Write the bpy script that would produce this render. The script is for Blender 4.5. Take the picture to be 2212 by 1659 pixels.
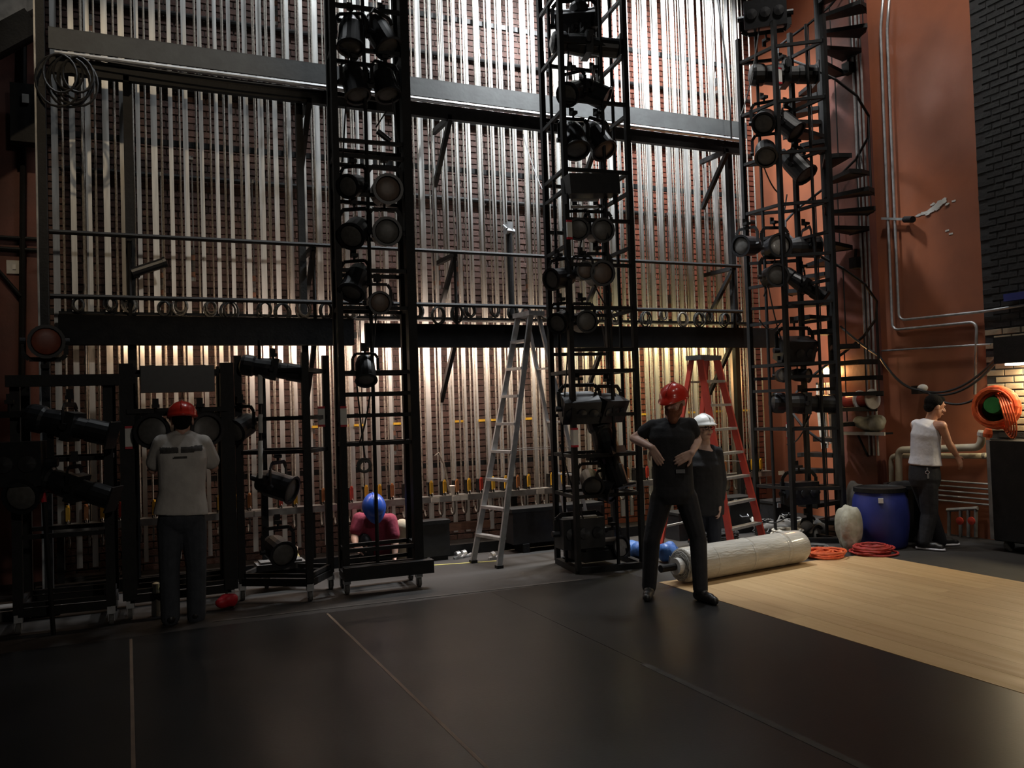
import bpy, bmesh, math, random
from mathutils import Vector as V, Matrix as M4

for _o in list(bpy.data.objects): bpy.data.objects.remove(_o)
S = bpy.context.scene
COL = S.collection
RND = random.Random(7)
PI = math.pi

# ------------------------------------------------------------------ camera
# X runs along the rigging wall, Y towards it, Z up
F = 1830.0; YAW = math.radians(24.5); PIT = math.radians(1.6); ROL = math.radians(1.83); CH = 1.65
FW = V((math.sin(YAW)*math.cos(PIT), math.cos(YAW)*math.cos(PIT), math.sin(PIT)))
_r0 = V((math.cos(YAW), -math.sin(YAW), 0)); _u0 = _r0.cross(FW)
RT = _r0*math.cos(ROL) - _u0*math.sin(ROL); UP = _u0*math.cos(ROL) + _r0*math.sin(ROL)
C0 = V((0, 0, CH))
def ray(x, y): return FW + RT*((x-1106)/F) - UP*((y-829.5)/F)
def onz(x, y, z=0.0): d = ray(x, y); return C0 + d*((z-CH)/d.z)
def ony(x, y, Y): d = ray(x, y); return C0 + d*(Y/d.y)
def onx(x, y, X): d = ray(x, y); return C0 + d*(X/d.x)
cam = bpy.data.cameras.new('camera'); co = bpy.data.objects.new('camera', cam); COL.objects.link(co)
cam.sensor_width = 36; cam.lens = F/2212*36; cam.clip_end = 200
m = M4((( RT.x, UP.x, -FW.x, 0), (RT.y, UP.y, -FW.y, 0), (RT.z, UP.z, -FW.z, CH), (0, 0, 0, 1)))
co.matrix_world = m
S.camera = co

# ------------------------------------------------------------------ world, lights, exposure
w = bpy.data.worlds.new('world'); S.world = w; w.use_nodes = True
w.node_tree.nodes['Background'].inputs[0].default_value = (.55, .62, .7, 1)
w.node_tree.nodes['Background'].inputs[1].default_value = .006
S.view_settings.view_transform = 'Standard'; S.view_settings.look = 'None'
S.view_settings.gamma = 1; S.view_settings.exposure = 0.0; S.view_settings.use_curve_mapping = False

def light(name, kind, loc, aim, power, col, size=.2, sizey=None, spot=60, blend=.5):
    d = bpy.data.lights.new(name, kind); d.energy = power; d.color = col
    if kind == 'AREA':
        d.shape = 'RECTANGLE'; d.size = size; d.size_y = sizey or size
    else:
        d.shadow_soft_size = size
    if kind == 'SPOT': d.spot_size = math.radians(spot); d.spot_blend = blend
    o = bpy.data.objects.new(name, d); COL.objects.link(o); o.location = loc
    o.rotation_euler = (V(aim)-V(loc)).to_track_quat('-Z', 'Y').to_euler()
    return o
HIGHBAYS = [((4.9, 8.35, 7.3), 2300), ((2.9, 8.35, 8.0), 600), ((6.9, 8.35, 7.6), 1350), ((.7, 8.35, 7.9), 130)]
light('loft_wall_light', 'SPOT', (6.9, 5.6, 9.3), (8.8, 7.6, 4.6), 560, (1, .95, .88), .25, spot=75, blend=.8)
for (p, e) in HIGHBAYS:
    light('loft_work_light', 'SPOT', p, (p[0], 9.45, 5.7), e, (.93, .97, 1.0), .22, spot=125, blend=.7)
STAGE_LAMPS = [((6.9, 2.6, 9.5), (6.7, 4.6, 0), 700, 46), ((3.4, 1.2, 9.5), (4.2, 4.0, 0), 230, 56)]
for (p, a, e, sp) in STAGE_LAMPS:
    light('stage_work_light', 'SPOT', p, a, e, (1, .93, .83), .35, spot=sp, blend=.9)
light('front_warm_light', 'SPOT', (-1.6, 1.6, 10.3), (0.4, 9.4, 3.9), 800, (1, .78, .52), .12, spot=22, blend=.6)
light('house_light', 'SPOT', (2.5, -5.5, 5.2), (3.2, 7, 1.3), 360, (1, .90, .78), .3, spot=64, blend=.8)
BATTENS = [(0.45, 8, (1, .66, .40)), (1.7, 32, (1, .72, .56)), (3.05, 58, (1, .76, .62)), (4.35, 38, (1, .76, .58)),
           (5.75, 28, (1, .80, .40)), (7.0, 22, (1, .76, .34))]
for (x, e, c) in BATTENS:
    light('batten_light', 'AREA', (x, 9.13, 2.43), (x, 9.45, 1.9), e, c, 1.05, .05)
    light('batten_light_up', 'AREA', (x, 9.13, 2.56), (x, 9.45, 3.1), e*.2, c, 1.05, .05)

# ------------------------------------------------------------------ materials
MATS = {}
def mat(name, col, rough=.5, metal=0., col2=None, scale=8., lo=.35, hi=.65, bump=0., bscale=None, emit=None, estr=0., alpha=None,
        rough2=None, stretch=None, coat=0., trans=0., spec=None):
    m = bpy.data.materials.new(name); m.use_nodes = True; nt = m.node_tree; b = nt.nodes['Principled BSDF']
    b.inputs['Base Color'].default_value = (*col, 1); b.inputs['Roughness'].default_value = rough; b.inputs['Metallic'].default_value = metal
    if spec is not None: b.inputs['Specular IOR Level'].default_value = spec
    if coat: b.inputs['Coat Weight'].default_value = coat; b.inputs['Coat Roughness'].default_value = .08
    if trans: b.inputs['Transmission Weight'].default_value = trans
    if alpha is not None: b.inputs['Alpha'].default_value = alpha
    if emit: b.inputs['Emission Color'].default_value = (*emit, 1); b.inputs['Emission Strength'].default_value = estr
    tc = nt.nodes.new('ShaderNodeTexCoord'); mp = nt.nodes.new('ShaderNodeMapping')
    nt.links.new(tc.outputs['Object'], mp.inputs[0])
    if stretch: mp.inputs['Scale'].default_value = stretch
    if col2 or rough2 is not None:
        n = nt.nodes.new('ShaderNodeTexNoise'); n.inputs['Scale'].default_value = scale; n.inputs['Detail'].default_value = 6
        nt.links.new(mp.outputs[0], n.inputs['Vector'])
        mr = nt.nodes.new('ShaderNodeMapRange'); mr.inputs[1].default_value = lo; mr.inputs[2].default_value = hi
        nt.links.new(n.outputs['Fac'], mr.inputs[0])
        if col2:
            mx = nt.nodes.new('ShaderNodeMix'); mx.data_type = 'RGBA'
            mx.inputs[6].default_value = (*col, 1); mx.inputs[7].default_value = (*col2, 1)
            nt.links.new(mr.outputs[0], mx.inputs[0]); nt.links.new(mx.outputs[2], b.inputs['Base Color'])
        if rough2 is not None:
            r = nt.nodes.new('ShaderNodeMapRange'); r.inputs[3].default_value = rough; r.inputs[4].default_value = rough2
            nt.links.new(mr.outputs[0], r.inputs[0]); nt.links.new(r.outputs[0], b.inputs['Roughness'])
    if bump:
        n2 = nt.nodes.new('ShaderNodeTexNoise'); n2.inputs['Scale'].default_value = bscale or scale*4; n2.inputs['Detail'].default_value = 4
        nt.links.new(mp.outputs[0], n2.inputs['Vector'])
        bp = nt.nodes.new('ShaderNodeBump'); bp.inputs['Strength'].default_value = bump; bp.inputs['Distance'].default_value = .01
        nt.links.new(n2.outputs['Fac'], bp.inputs['Height']); nt.links.new(bp.outputs[0], b.inputs['Normal'])
    MATS[name] = m
    return m
mat('black_steel', (.006, .006, .0065), .6, 0, (.011, .0107, .0107), 12, bump=.15, spec=.3)
mat('matt_black', (.0045, .0045, .005), .85, 0, (.008, .0078, .0078), 9, bump=.1, spec=.15)
mat('lamp_black', (.009, .0095, .011), .42, 0, (.016, .016, .018), 20, spec=.5)
mat('grey_beam', (.075, .08, .08), .65, 0, (.06, .062, .063), 6, bump=.1)
mat('aluminium', (.60, .60, .58), .38, .55, (.46, .46, .45), 5, stretch=(6, 6, .6))
mat('galv', (.52, .53, .54), .4, .6, (.38, .39, .4), 14)
mat('rail_steel', (.34, .34, .33), .45, .4, (.2, .2, .2), 9)
mat('rope', (.30, .27, .23), .9, 0, (.16, .14, .12), 60, bump=.5, bscale=300)
mat('rope_pale', (.30, .28, .245), .85, 0, (.19, .175, .155), 40, bump=.5, bscale=260)
mat('dark_rope', (.09, .085, .075), .9, 0, (.03, .03, .03), 50, bump=.5, bscale=250)
mat('cable', (.014, .014, .015), .5, 0, (.02, .02, .02), 20)
mat('brick', (.095, .05, .04), .85, 0, (.058, .034, .029), 9, bump=.6, bscale=60)
mat('mortar', (.085, .068, .06), .9, 0, (.055, .046, .042), 12, bump=.4)
mat('orange_brick', (.24, .072, .04), .6, 0, (.17, .052, .032), 5, bump=.4, bscale=40)
mat('orange_paint', (.34, .115, .058), .30, 0, (.25, .088, .048), 1.6, bump=.12, bscale=14, rough2=.5)
mat('dark_red_paint', (.15, .045, .03), .6, 0, (.09, .032, .024), 2.2, bump=.2, bscale=20)
mat('pilaster_paint', (.17, .06, .042), .5, 0, (.10, .04, .035), 2.5, bump=.2, bscale=20)
mat('black_brick', (.014, .0145, .0155), .45, 0, (.024, .0245, .0255), 7, bump=.5, bscale=40)
mat('black_mortar', (.017, .0172, .0178), .7, 0, (.025, .025, .026), 9, bump=.3)
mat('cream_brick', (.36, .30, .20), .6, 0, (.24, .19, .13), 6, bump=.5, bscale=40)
mat('marley', (.0100, .0103, .0107), .31, 0, (.016, .0156, .0153), 1.1, .15, .85, bump=.04, bscale=60, rough2=.40)
mat('stage_floor', (.013, .0113, .010), .62, 0, (.023, .0195, .017), 2.2, .2, .8, bump=.15, bscale=30, rough2=.8)
mat('seam_tape', (.20, .135, .09), .5, 0, (.15, .10, .068), 6)
mat('pale_tape', (.06, .056, .05), .6, 0, (.025, .024, .022), 9)
mat('yellow_tape', (.5, .47, .12), .6, 0, (.35, .32, .1), 9)
mat('wood_lino', (.53, .36, .185), .36, 0, (.43, .28, .135), 2.2, stretch=(5, .45, 1), bump=.03, bscale=40, rough2=.5)
mat('wood_lino_b', (.49, .33, .17), .36, 0, (.42, .27, .13), 2.6, stretch=(6, .4, 1), bump=.03, bscale=40, rough2=.5)
mat('wood_lino_c', (.55, .38, .2), .36, 0, (.47, .31, .15), 1.9, stretch=(5, .5, 1), bump=.03, bscale=40, rough2=.5)
mat('red_plastic', (.62, .035, .02), .25, 0, (.52, .03, .018), 5, coat=.4)
mat('white_plastic', (.75, .75, .72), .3, 0, (.66, .66, .64), 6, coat=.3)
mat('blue_plastic', (.03, .09, .45), .28, 0, (.02, .07, .36), 6, coat=.3)
mat('drum_blue', (.025, .035, .20), .45, 0, (.018, .026, .14), 4, bump=.05)
mat('blue_bag', (.06, .16, .42), .4, 0, (.04, .10, .3), 9, bump=.4, bscale=30)
mat('skin', (.56, .33, .25), .5, 0, (.48, .26, .19), 14, bump=.05, bscale=80)
mat('skin_pale', (.62, .41, .33), .5, 0, (.55, .34, .26), 14, bump=.05, bscale=80)
mat('skin_tan', (.50, .26, .17), .45, 0, (.42, .2, .13), 14, bump=.05, bscale=80)
mat('black_cotton', (.011, .011, .013), .9, 0, (.017, .017, .019), 12, bump=.4, bscale=26)
mat('black_trouser', (.010, .010, .013), .85, 0, (.016, .016, .019), 10, bump=.4, bscale=22)
mat('navy_trouser', (.014, .016, .026), .85, 0, (.02, .023, .034), 10, bump=.4, bscale=22)
mat('grey_cotton', (.60, .57, .53), .9, 0, (.50, .47, .44), 9, bump=.6, bscale=16)
mat('jeans', (.055, .062, .075), .9, 0, (.04, .045, .056), 12, bump=.5, bscale=26)
mat('maroon_cotton', (.24, .028, .055), .9, 0, (.18, .02, .042), 9, bump=.5, bscale=20)
mat('white_cotton', (.66, .64, .66), .9, 0, (.55, .54, .58), 7, bump=.6, bscale=16)
mat('khaki', (.40, .34, .25), .9, 0, (.32, .27, .2), 10, bump=.4, bscale=20)
mat('black_leather', (.012, .011, .011), .4, 0, (.02, .019, .018), 14, bump=.2)
mat('ginger', (.32, .12, .06), .8, 0, (.22, .08, .04), 40, bump=.6, bscale=200)
mat('dark_hair', (.006, .005, .0045), .85, 0, (.010, .008, .007), 40, bump=.6, bscale=160, spec=.1)
mat('lens_dark', (.03, .03, .032), .35, 0, (.02, .02, .022), 20)
mat('eye_dark', (.02, .015, .012), .2)
mat('lip', (.38, .14, .12), .5)
mat('ladder_red', (.50, .06, .035), .4, 0, (.38, .045, .03), 6)
mat('lens_glass', (.11, .105, .098), .45, 0, (.08, .076, .07), 30)
mat('lens_warm', (.15, .105, .08), .45, 0, (.11, .08, .062), 30)
mat('lens_amber', (.25, .065, .035), .45, 0, (.2, .05, .03), 20)
mat('lens_pale', (.34, .33, .31), .3, 0, (.26, .25, .235), 30, coat=.3)
mat('yellow_paint', (.72, .44, .04), .45, 0, (.6, .35, .03), 12)
mat('red_paint', (.5, .05, .03), .45, 0, (.4, .04, .025), 12)
mat('tan_handle', (.42, .18, .06), .5, 0, (.32, .13, .05), 12)
mat('white_paint', (.62, .61, .58), .5, 0, (.5, .49, .46), 9)
mat('card', (.75, .74, .7), .8, 0, (.66, .65, .6), 12)
mat('pipe_cream', (.62, .57, .45), .5, 0, (.5, .45, .34), 6, bump=.1)
mat('orange_cable', (.72, .13, .035), .45, 0, (.55, .09, .03), 30)
mat('red_cable', (.40, .035, .03), .45, 0, (.3, .03, .025), 30)
mat('green_plastic', (.03, .17, .04), .4, 0, (.02, .12, .03), 10)
mat('wrap', (.50, .47, .41), .42, 0, (.40, .38, .335), 5, bump=.9, bscale=16, coat=.45, stretch=(.6, 3, 3))
mat('roll_edge', (.36, .35, .32), .6, 0, (.16, .155, .15), 30)
mat('hose_white', (.60, .57, .5), .8, 0, (.42, .4, .35), 20, bump=.3)
mat('hose_red', (.36, .03, .02), .45, 0, (.25, .025, .02), 10)
mat('timber', (.26, .13, .08), .7, 0, (.18, .09, .06), 6, stretch=(1, 8, 8))
mat('dusty_grey', (.13, .125, .12), .8, 0, (.08, .078, .075), 8, bump=.3)
mat('pale_sack', (.42, .40, .33), .8, 0, (.28, .27, .2), 9, bump=.5, bscale=25)
mat('olive_sack', (.26, .235, .08), .8, 0, (.17, .155, .06), 9, bump=.5, bscale=25)
mat('lamp_white', (.9, .85, .75), .5, 0, emit=(1, .86, .6), estr=14)
mat('lamp_orange', (.9, .6, .3), .5, 0, emit=(1, .6, .22), estr=45)
mat('tube_glow', (.9, .8, .7), .5, 0, emit=(1, .78, .6), estr=5)
mat('led_glow', (.9, .9, .9), .5, 0, emit=(.93, .97, 1), estr=8)
mat('glint', (.8, .8, .8), .15, .8)
mat('lime', (.5, .55, .12), .5, 0, (.7, .7, .6), 14)
mat('bright_red', (.55, .015, .03), .5, 0, (.45, .012, .025), 12)
mat('print_dark', (.05, .048, .046), .9, 0, (.085, .08, .076), 40)

# ------------------------------------------------------------------ mesh helpers
def basis(d):
    d = V(d).normalized(); a = V((0, 0, 1)) if abs(d.z) < .95 else V((1, 0, 0))
    x = a.cross(d).normalized(); return x, d.cross(x).normalized(), d
class MB:
    def __init__(s): s.v = []; s.f = []
    def add(s, vs, fs):
        o = len(s.v); s.v += [tuple(p) for p in vs]; s.f += [tuple(i+o for i in q) for q in fs]; return s
    def hexa(s, p): return s.add(p, [(0,3,2,1),(4,5,6,7),(0,1,5,4),(1,2,6,5),(2,3,7,6),(3,0,4,7)])
    def box(s, c, size, R=None):
        c = V(c); hx, hy, hz = [k/2 for k in size]
        p = [V(q) for q in ((-hx,-hy,-hz),(hx,-hy,-hz),(hx,hy,-hz),(-hx,hy,-hz),(-hx,-hy,hz),(hx,-hy,hz),(hx,hy,hz),(-hx,hy,hz))]
        if R is not None: p = [R @ q for q in p]
        return s.hexa([c+q for q in p])
    def box2(s, a, b): return s.box([(a[i]+b[i])/2 for i in range(3)], [abs(b[i]-a[i]) for i in range(3)])
    def bar(s, p, q, w, h, up=(0,0,1)):
        p, q = V(p), V(q); d = (q-p).normalized(); u = V(up)
        if abs(d.dot(u)) > .97: u = V((0, 1, 0))
        x = d.cross(u).normalized()*w/2; y = x.cross(d).normalized()*h/2
        return s.hexa([p-x-y, p+x-y, p+x+y, p-x+y, q-x-y, q+x-y, q+x+y, q-x+y])
    def tube(s, p, q, r, n=8, r2=None):
        p, q = V(p), V(q); x, y, d = basis(q-p); r2 = r if r2 is None else r2
        vs = [p+(x*math.cos(2*PI*i/n)+y*math.sin(2*PI*i/n))*r for i in range(n)] + [q+(x*math.cos(2*PI*i/n)+y*math.sin(2*PI*i/n))*r2 for i in range(n)]
        return s.add(vs, [(i, (i+1) % n, n+(i+1) % n, n+i) for i in range(n)] + [tuple(range(n-1, -1, -1)), tuple(range(n, 2*n))])
    def path(s, pts, r, n=6, closed=False):
        pts = [V(p) for p in pts]; k = len(pts); vs = []; px = None
        for i, p in enumerate(pts):
            a = pts[(i-1) % k] if (i or closed) else p; b = pts[(i+1) % k] if (i < k-1 or closed) else p
            d = (b-a).normalized()
            if px is None: x, y, _ = basis(d)
            else:
                x = (px - d*px.dot(d)); x = x.normalized() if x.length > 1e-6 else basis(d)[0]; y = d.cross(x)
            px = x
            vs += [p+(x*math.cos(2*PI*j/n)+y*math.sin(2*PI*j/n))*r for j in range(n)]
        fs = []
        for i in range(k if closed else k-1):
            for j in range(n):
                a, b = i*n, ((i+1) % k)*n
                fs.append((a+j, a+(j+1) % n, b+(j+1) % n, b+j))
        if not closed: fs += [tuple(range(n-1, -1, -1)), tuple(range((k-1)*n, k*n))]
        return s.add(vs, fs)
    def lathe(s, prof, p=(0,0,0), d=(0,0,1), n=16):     # prof: (radius, height along d)
        p = V(p); x, y, d = basis(d); vs = []; k = len(prof)
        for (r, h) in prof:
            vs += [p+d*h+(x*math.cos(2*PI*i/n)+y*math.sin(2*PI*i/n))*max(r, 1e-4) for i in range(n)]
        fs = [(j*n+i, j*n+(i+1) % n, (j+1)*n+(i+1) % n, (j+1)*n+i) for j in range(k-1) for i in range(n)]
        return s.add(vs, fs + [tuple(range(n-1, -1, -1)), tuple(range((k-1)*n, k*n))])
    def ell(s, c, r, R=None, nu=14, nv=9):
        c = V(c); vs = []; fs = []
        for j in range(nv+1):
            t = PI*j/nv
            for i in range(nu):
                a = 2*PI*i/nu; q = V((r[0]*math.sin(t)*math.cos(a), r[1]*math.sin(t)*math.sin(a), -r[2]*math.cos(t)))
                if j in (0, nv): q.x += 1e-4*math.cos(a); q.y += 1e-4*math.sin(a)
                vs.append(c+(R @ q if R is not None else q))
        for j in range(nv):
            for i in range(nu): fs.append((j*nu+i, j*nu+(i+1) % nu, (j+1)*nu+(i+1) % nu, (j+1)*nu+i))
        return s.add(vs, fs + [tuple(range(nu-1, -1, -1)), tuple(range(nv*nu, nv*nu+nu))])
    def cone(s, p, q, r, r2, n=12):                      # rounded tapered capsule
        p, q = V(p), V(q); L = (q-p).length; prof = []
        for i in range(4): t = PI/2*i/4; prof.append((r*math.sin(t), -r*math.cos(t)))
        for i in range(5): t = PI/2*i/4; prof.append((r2*math.cos(t), L+r2*math.sin(t)))
        prof.insert(4, (r, 0))
        return s.lathe(prof, p, (q-p) if L > 1e-6 else (0, 0, 1), n)
    def loft(s, secs, side=(1,0,0), n=22):               # secs: (centre, half width, half depth)
        C_ = [V(q[0]) for q in secs]; vs = []; sd = V(side).normalized(); k = len(secs)
        for i, (c, a, b) in enumerate(secs):
            d = (C_[min(i+1, k-1)]-C_[max(i-1, 0)]).normalized(); x = (sd-d*sd.dot(d)).normalized(); y = d.cross(x)
            for j in range(n):
                t = 2*PI*j/n; cx, sx = math.cos(t), math.sin(t); e = .82
                vs.append(C_[i]+x*(a*math.copysign(abs(cx)**e, cx))+y*(b*math.copysign(abs(sx)**e, sx)))
        fs = [(j*n+i, j*n+(i+1) % n, (j+1)*n+(i+1) % n, (j+1)*n+i) for j in range(k-1) for i in range(n)]
        return s.add(vs, fs+[tuple(range(n-1, -1, -1)), tuple(range((k-1)*n, k*n))])
    def prism(s, pts, z0, z1):
        n = len(pts)
        return s.add([(x, y, z0) for x, y in pts] + [(x, y, z1) for x, y in pts],
                     [tuple(range(n-1, -1, -1)), tuple(range(n, 2*n))] + [(i, (i+1) % n, n+(i+1) % n, n+i) for i in range(n)])
    def build(s, name, material, parent=None, local=False, smooth=False):
        vs = [V(p) for p in s.v]; off = V((0, 0, 0))
        if parent is None and vs:
            lo = [min(p[i] for p in vs) for i in range(3)]; hi = [max(p[i] for p in vs) for i in range(3)]
            off = V(((lo[0]+hi[0])/2, (lo[1]+hi[1])/2, lo[2]))
        me = bpy.data.meshes.new(name); me.from_pydata([tuple(p-off) for p in vs], [], s.f); me.update()
        if smooth: me.polygons.foreach_set('use_smooth', [True]*len(me.polygons))
        me.materials.append(MATS[material])
        return place(name, me, parent, local, off)
def place(name, me, parent=None, local=False, off=(0,0,0)):
    o = bpy.data.objects.new(name, me); COL.objects.link(o)
    if parent is not None:
        o.parent = parent
        if not local: o.matrix_parent_inverse = xf(parent).inverted()
    else: o.location = off
    return o
def xf(o):
    m = M4.LocRotScale(o.location, o.rotation_euler, o.scale)
    if o.parent is not None: m = xf(o.parent) @ o.matrix_parent_inverse @ m
    return m
def tag(o, label, cat, group=None):
    o['label'] = label; o['category'] = cat
    if group: o['group'] = group
    return o
def thing(name, label, cat, loc=(0,0,0), rz=0., group=None):
    o = bpy.data.objects.new(name, None); COL.objects.link(o); o.location = loc; o.rotation_euler = (0, 0, rz); o.empty_display_size = .1
    return tag(o, label, cat, group)
def struct(o): o['kind'] = 'structure'; return o
def stuff(o): o['kind'] = 'stuff'; return o
def ring(c, r, n, ax=(0,0,1), a0=0., a1=2*PI, jit=0., rng=RND):
    c = V(c); x, y, d = basis(ax)
    return [c+(x*math.cos(a0+(a1-a0)*i/n)+y*math.sin(a0+(a1-a0)*i/n))*(r+rng.uniform(-jit, jit))+d*rng.uniform(-jit, jit)*.5 for i in range(n)]
def bez(a, b, c, d, n=12):
    a, b, c, d = V(a), V(b), V(c), V(d)
    return [a*(1-t)**3+b*3*t*(1-t)**2+c*3*t*t*(1-t)+d*t**3 for t in [i/n for i in range(n+1)]]
def sag(p, q, s, n=10):
    p, q = V(p), V(q); return [p.lerp(q, i/n)-V((0, 0, 4*s*(i/n)*(1-i/n))) for i in range(n+1)]
# ------------------------------------------------------------------ the setting
struct(MB().box2((-9, -6, -.2), (12, 12, 0)).build('floor', 'stage_floor'))
YB = 10.15; XR = 8.8
wb = struct(MB().box2((-7, YB, 0), (XR+.3, YB+.3, 10.5)).build('wall_back', 'mortar'))
wr = struct(MB().box2((XR, -5, 0), (XR+.3, YB, 10.5)).build('wall_right', 'orange_paint'))

def brick_mesh(name, L, H, D, mt, mb=None):
    b = MB(); g = .006
    hx, hz = L/2, H/2
    vs = [(-hx,0,-hz),(hx,0,-hz),(hx,0,hz),(-hx,0,hz),(-hx+g,-D,-hz+g),(hx-g,-D,-hz+g),(hx-g,-D,hz-g),(-hx+g,-D,hz-g)]
    b.add(vs, [(4,5,6,7),(0,1,5,4),(1,2,6,5),(2,3,7,6),(3,0,4,7)])
    me = bpy.data.meshes.new(name); me.from_pydata(b.v, [], b.f); me.update(); me.materials.append(MATS[mt]); return me
# back wall: bricks joined (each is only a few pixels high), one mesh per paint
def brick_field(x0, x1, z0, z1, name, mt, rng):
    b = MB(); L, H = .205, .068; row = 0; z = z0
    while z < z1:
        x = x0 + (-(L+.01)/2 if row % 2 else 0)
        while x < x1:
            a, c = max(x, x0), min(x+L, x1)
            if c-a > .03:
                d = .012+rng.uniform(0, .007); g = .004
                b.add([(a,YB,z),(c,YB,z),(c,YB,z+H),(a,YB,z+H),(a+g,YB-d,z+g),(c-g,YB-d,z+g),(c-g,YB-d,z+H-g),(a+g,YB-d,z+H-g)],
                      [(4,5,6,7),(0,1,5,4),(1,2,6,5),(2,3,7,6),(3,0,4,7)])
            x += L+.01
        z += H+.01; row += 1
    return stuff(b.build(name, mt, wb))
brick_field(-.72, 5.9, 0, 7.6, 'bricks', 'brick', RND)
brick_field(5.9, XR, 0, 7.6, 'painted_bricks', 'orange_brick', RND)
MB().box2((-6.9, YB-.02, 0), (-.72, YB, 9)).build('painted_panel', 'dark_red_paint', wb)
# right wall: dark-painted brick beyond the orange panel, bare brick beside the lamp
YE = 6.44
MB().box2((XR-.006, -4, 0), (XR, YE, 9)).build('mortar_bed', 'black_mortar', wr)
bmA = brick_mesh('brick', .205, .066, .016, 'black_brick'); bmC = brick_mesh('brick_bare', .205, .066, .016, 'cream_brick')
cells = []
row = 0; z = .005
while z < 7.2:
    y = YE-.103 - (.107 if row % 2 else 0)
    while y > 3.9:
        cells.append((y, z+.033)); y -= .215
    z += .076; row += 1
def facing(c):                                 # how large a brick shows
    v = V((XR, c[0], c[1]))-C0; x = v.dot(RT)/v.dot(FW)*F+1106; yy = 829.5-v.dot(UP)/v.dot(FW)*F
    inside = x < 2240 and -20 < yy < 1200
    return (0 if inside else 1, v.length)
cells.sort(key=facing)
rest = MB(); rest2 = MB()
for i, (y, z) in enumerate(cells):
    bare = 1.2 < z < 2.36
    if i < 300:
        o = bpy.data.objects.new('brick', bmC if bare else bmA); COL.objects.link(o); o.parent = wr
        o.matrix_parent_inverse = xf(wr).inverted(); o.location = (XR-.004+RND.uniform(0, .006), y, z); o.rotation_euler = (RND.uniform(-.012, .012), 0, -PI/2)
    else:
        d = .016+RND.uniform(0, .006); g = .006; t = rest2 if bare else rest
        x = XR-.004; a, c, e, f = y-.1025, y+.1025, z-.033, z+.033
        t.add([(x,a,e),(x,c,e),(x,c,f),(x,a,f),(x-d,a+g,e+g),(x-d,c-g,e+g),(x-d,c-g,f-g),(x-d,a+g,f-g)],
              [(7,6,5,4),(4,5,1,0),(5,6,2,1),(6,7,3,2),(7,4,0,3)])
stuff(rest.build('far_bricks', 'black_brick', wr))
if rest2.v: stuff(rest2.build('far_bare_bricks', 'cream_brick', wr))
# pilaster by the corner, carrying the conduits
pil = struct(MB().box2((XR-.18, 7.88, 0), (XR, 8.4, 10)).build('trim_1', 'pilaster_paint'))
MB().box2((XR-.09, 8.35, 0), (XR, 8.55, 10)).build('pilaster_step', 'pilaster_paint', pil)
struct(MB().box2((-7.3, -5, 0), (-7, YB, 10.5)).build('wall_left', 'matt_black'))
struct(MB().box2((-7.3, -5, 10.5), (XR+.3, YB+.3, 10.7)).build('ceiling', 'matt_black'))
# kerb at the wall's foot
struct(MB().box2((-.8, 9.05, 0), (8.3, 9.14, .12)).build('baseboard_back', 'black_steel'))
# horizontal pipes fixed to the back wall
for (z, r) in ((5.35, .035), (4.35, .03), (6.2, .03)):
    tag(MB().tube((-.6, YB-.06, z), (XR-.05, YB-.06, z), r, 8).build('wall_pipe', 'black_steel'),
        'dark pipe running level along the brick wall behind the guide rails', 'pipe', 'level pipes on the brick wall')

# vinyl dance floor: black rolls with taped seams, wood-look rolls beside them
xs = [-4.41, -2.94, -1.47, 0.0, 1.475, 2.95, 4.42]
for i in range(6):
    tag(MB().box2((xs[i]+.002, -3.5, 0), (xs[i+1]-.002, 7.1+RND.uniform(-.03, .03), .004)).build('vinyl_floor_strip', 'marley'),
        'matt black vinyl dance floor strip between taped seams on the stage', 'dance floor', 'black vinyl floor strips')
for i, mt in ((3, 'seam_tape'), (4, 'seam_tape'), (5, 'pale_tape')):
    wd = .010 if i < 5 else .025
    tag(MB().box2((xs[i]-wd, -3.4, .004), (xs[i]+wd, 7.05 if i < 5 else 4.6, .0055)).build('floor_tape', mt),
        ('thin brown tape along the seam of two black vinyl strips', 'thin brown tape along the seam of two black vinyl strips', 'faint grey tape on the seam beside the outermost black strip')[i-3], 'tape', 'tape on the floor seams')
wood = thing('wood_vinyl_floor', 'pale wood-look vinyl floor of long planks beside the black strips', 'dance floor', (5.7, 2, 0))
k = 0; x = 4.425
while x < 7.0:
    wdt = min(.23, 7.02-x); y = 6.62-.04*RND.random()
    while y > -3.4:
        L = 1.5+RND.random()*.6; y0 = max(y-L, -3.5)
        MB().box2((x+.001, y0+.001, 0), (x+wdt-.001, y, .005)).build('plank', ('wood_lino', 'wood_lino_b', 'wood_lino_c')[RND.randrange(3)], wood)
        y = y0
    x += wdt
def strip_on_floor(pts, wdt, mt, label, name='floor_tape'):
    b = MB(); P = [V(p) for p in pts]
    for a, c in zip(P, P[1:]): b.bar(a, c, wdt, .003)
    return tag(b.build(name, mt), label, 'tape')
strip_on_floor([(*onz(925, 1222).xy, .002), (*onz(1075, 1212).xy, .002)], .03, 'yellow_tape', 'yellow tape mark on the stage in front of the grey stepladder')
strip_on_floor([(.6, 7.3, .002), (1.9, 7.22, .002), (3.9, 7.1, .002)], .04, 'pale_tape', 'scuffed pale tape along the stage boards behind the black vinyl')

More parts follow.
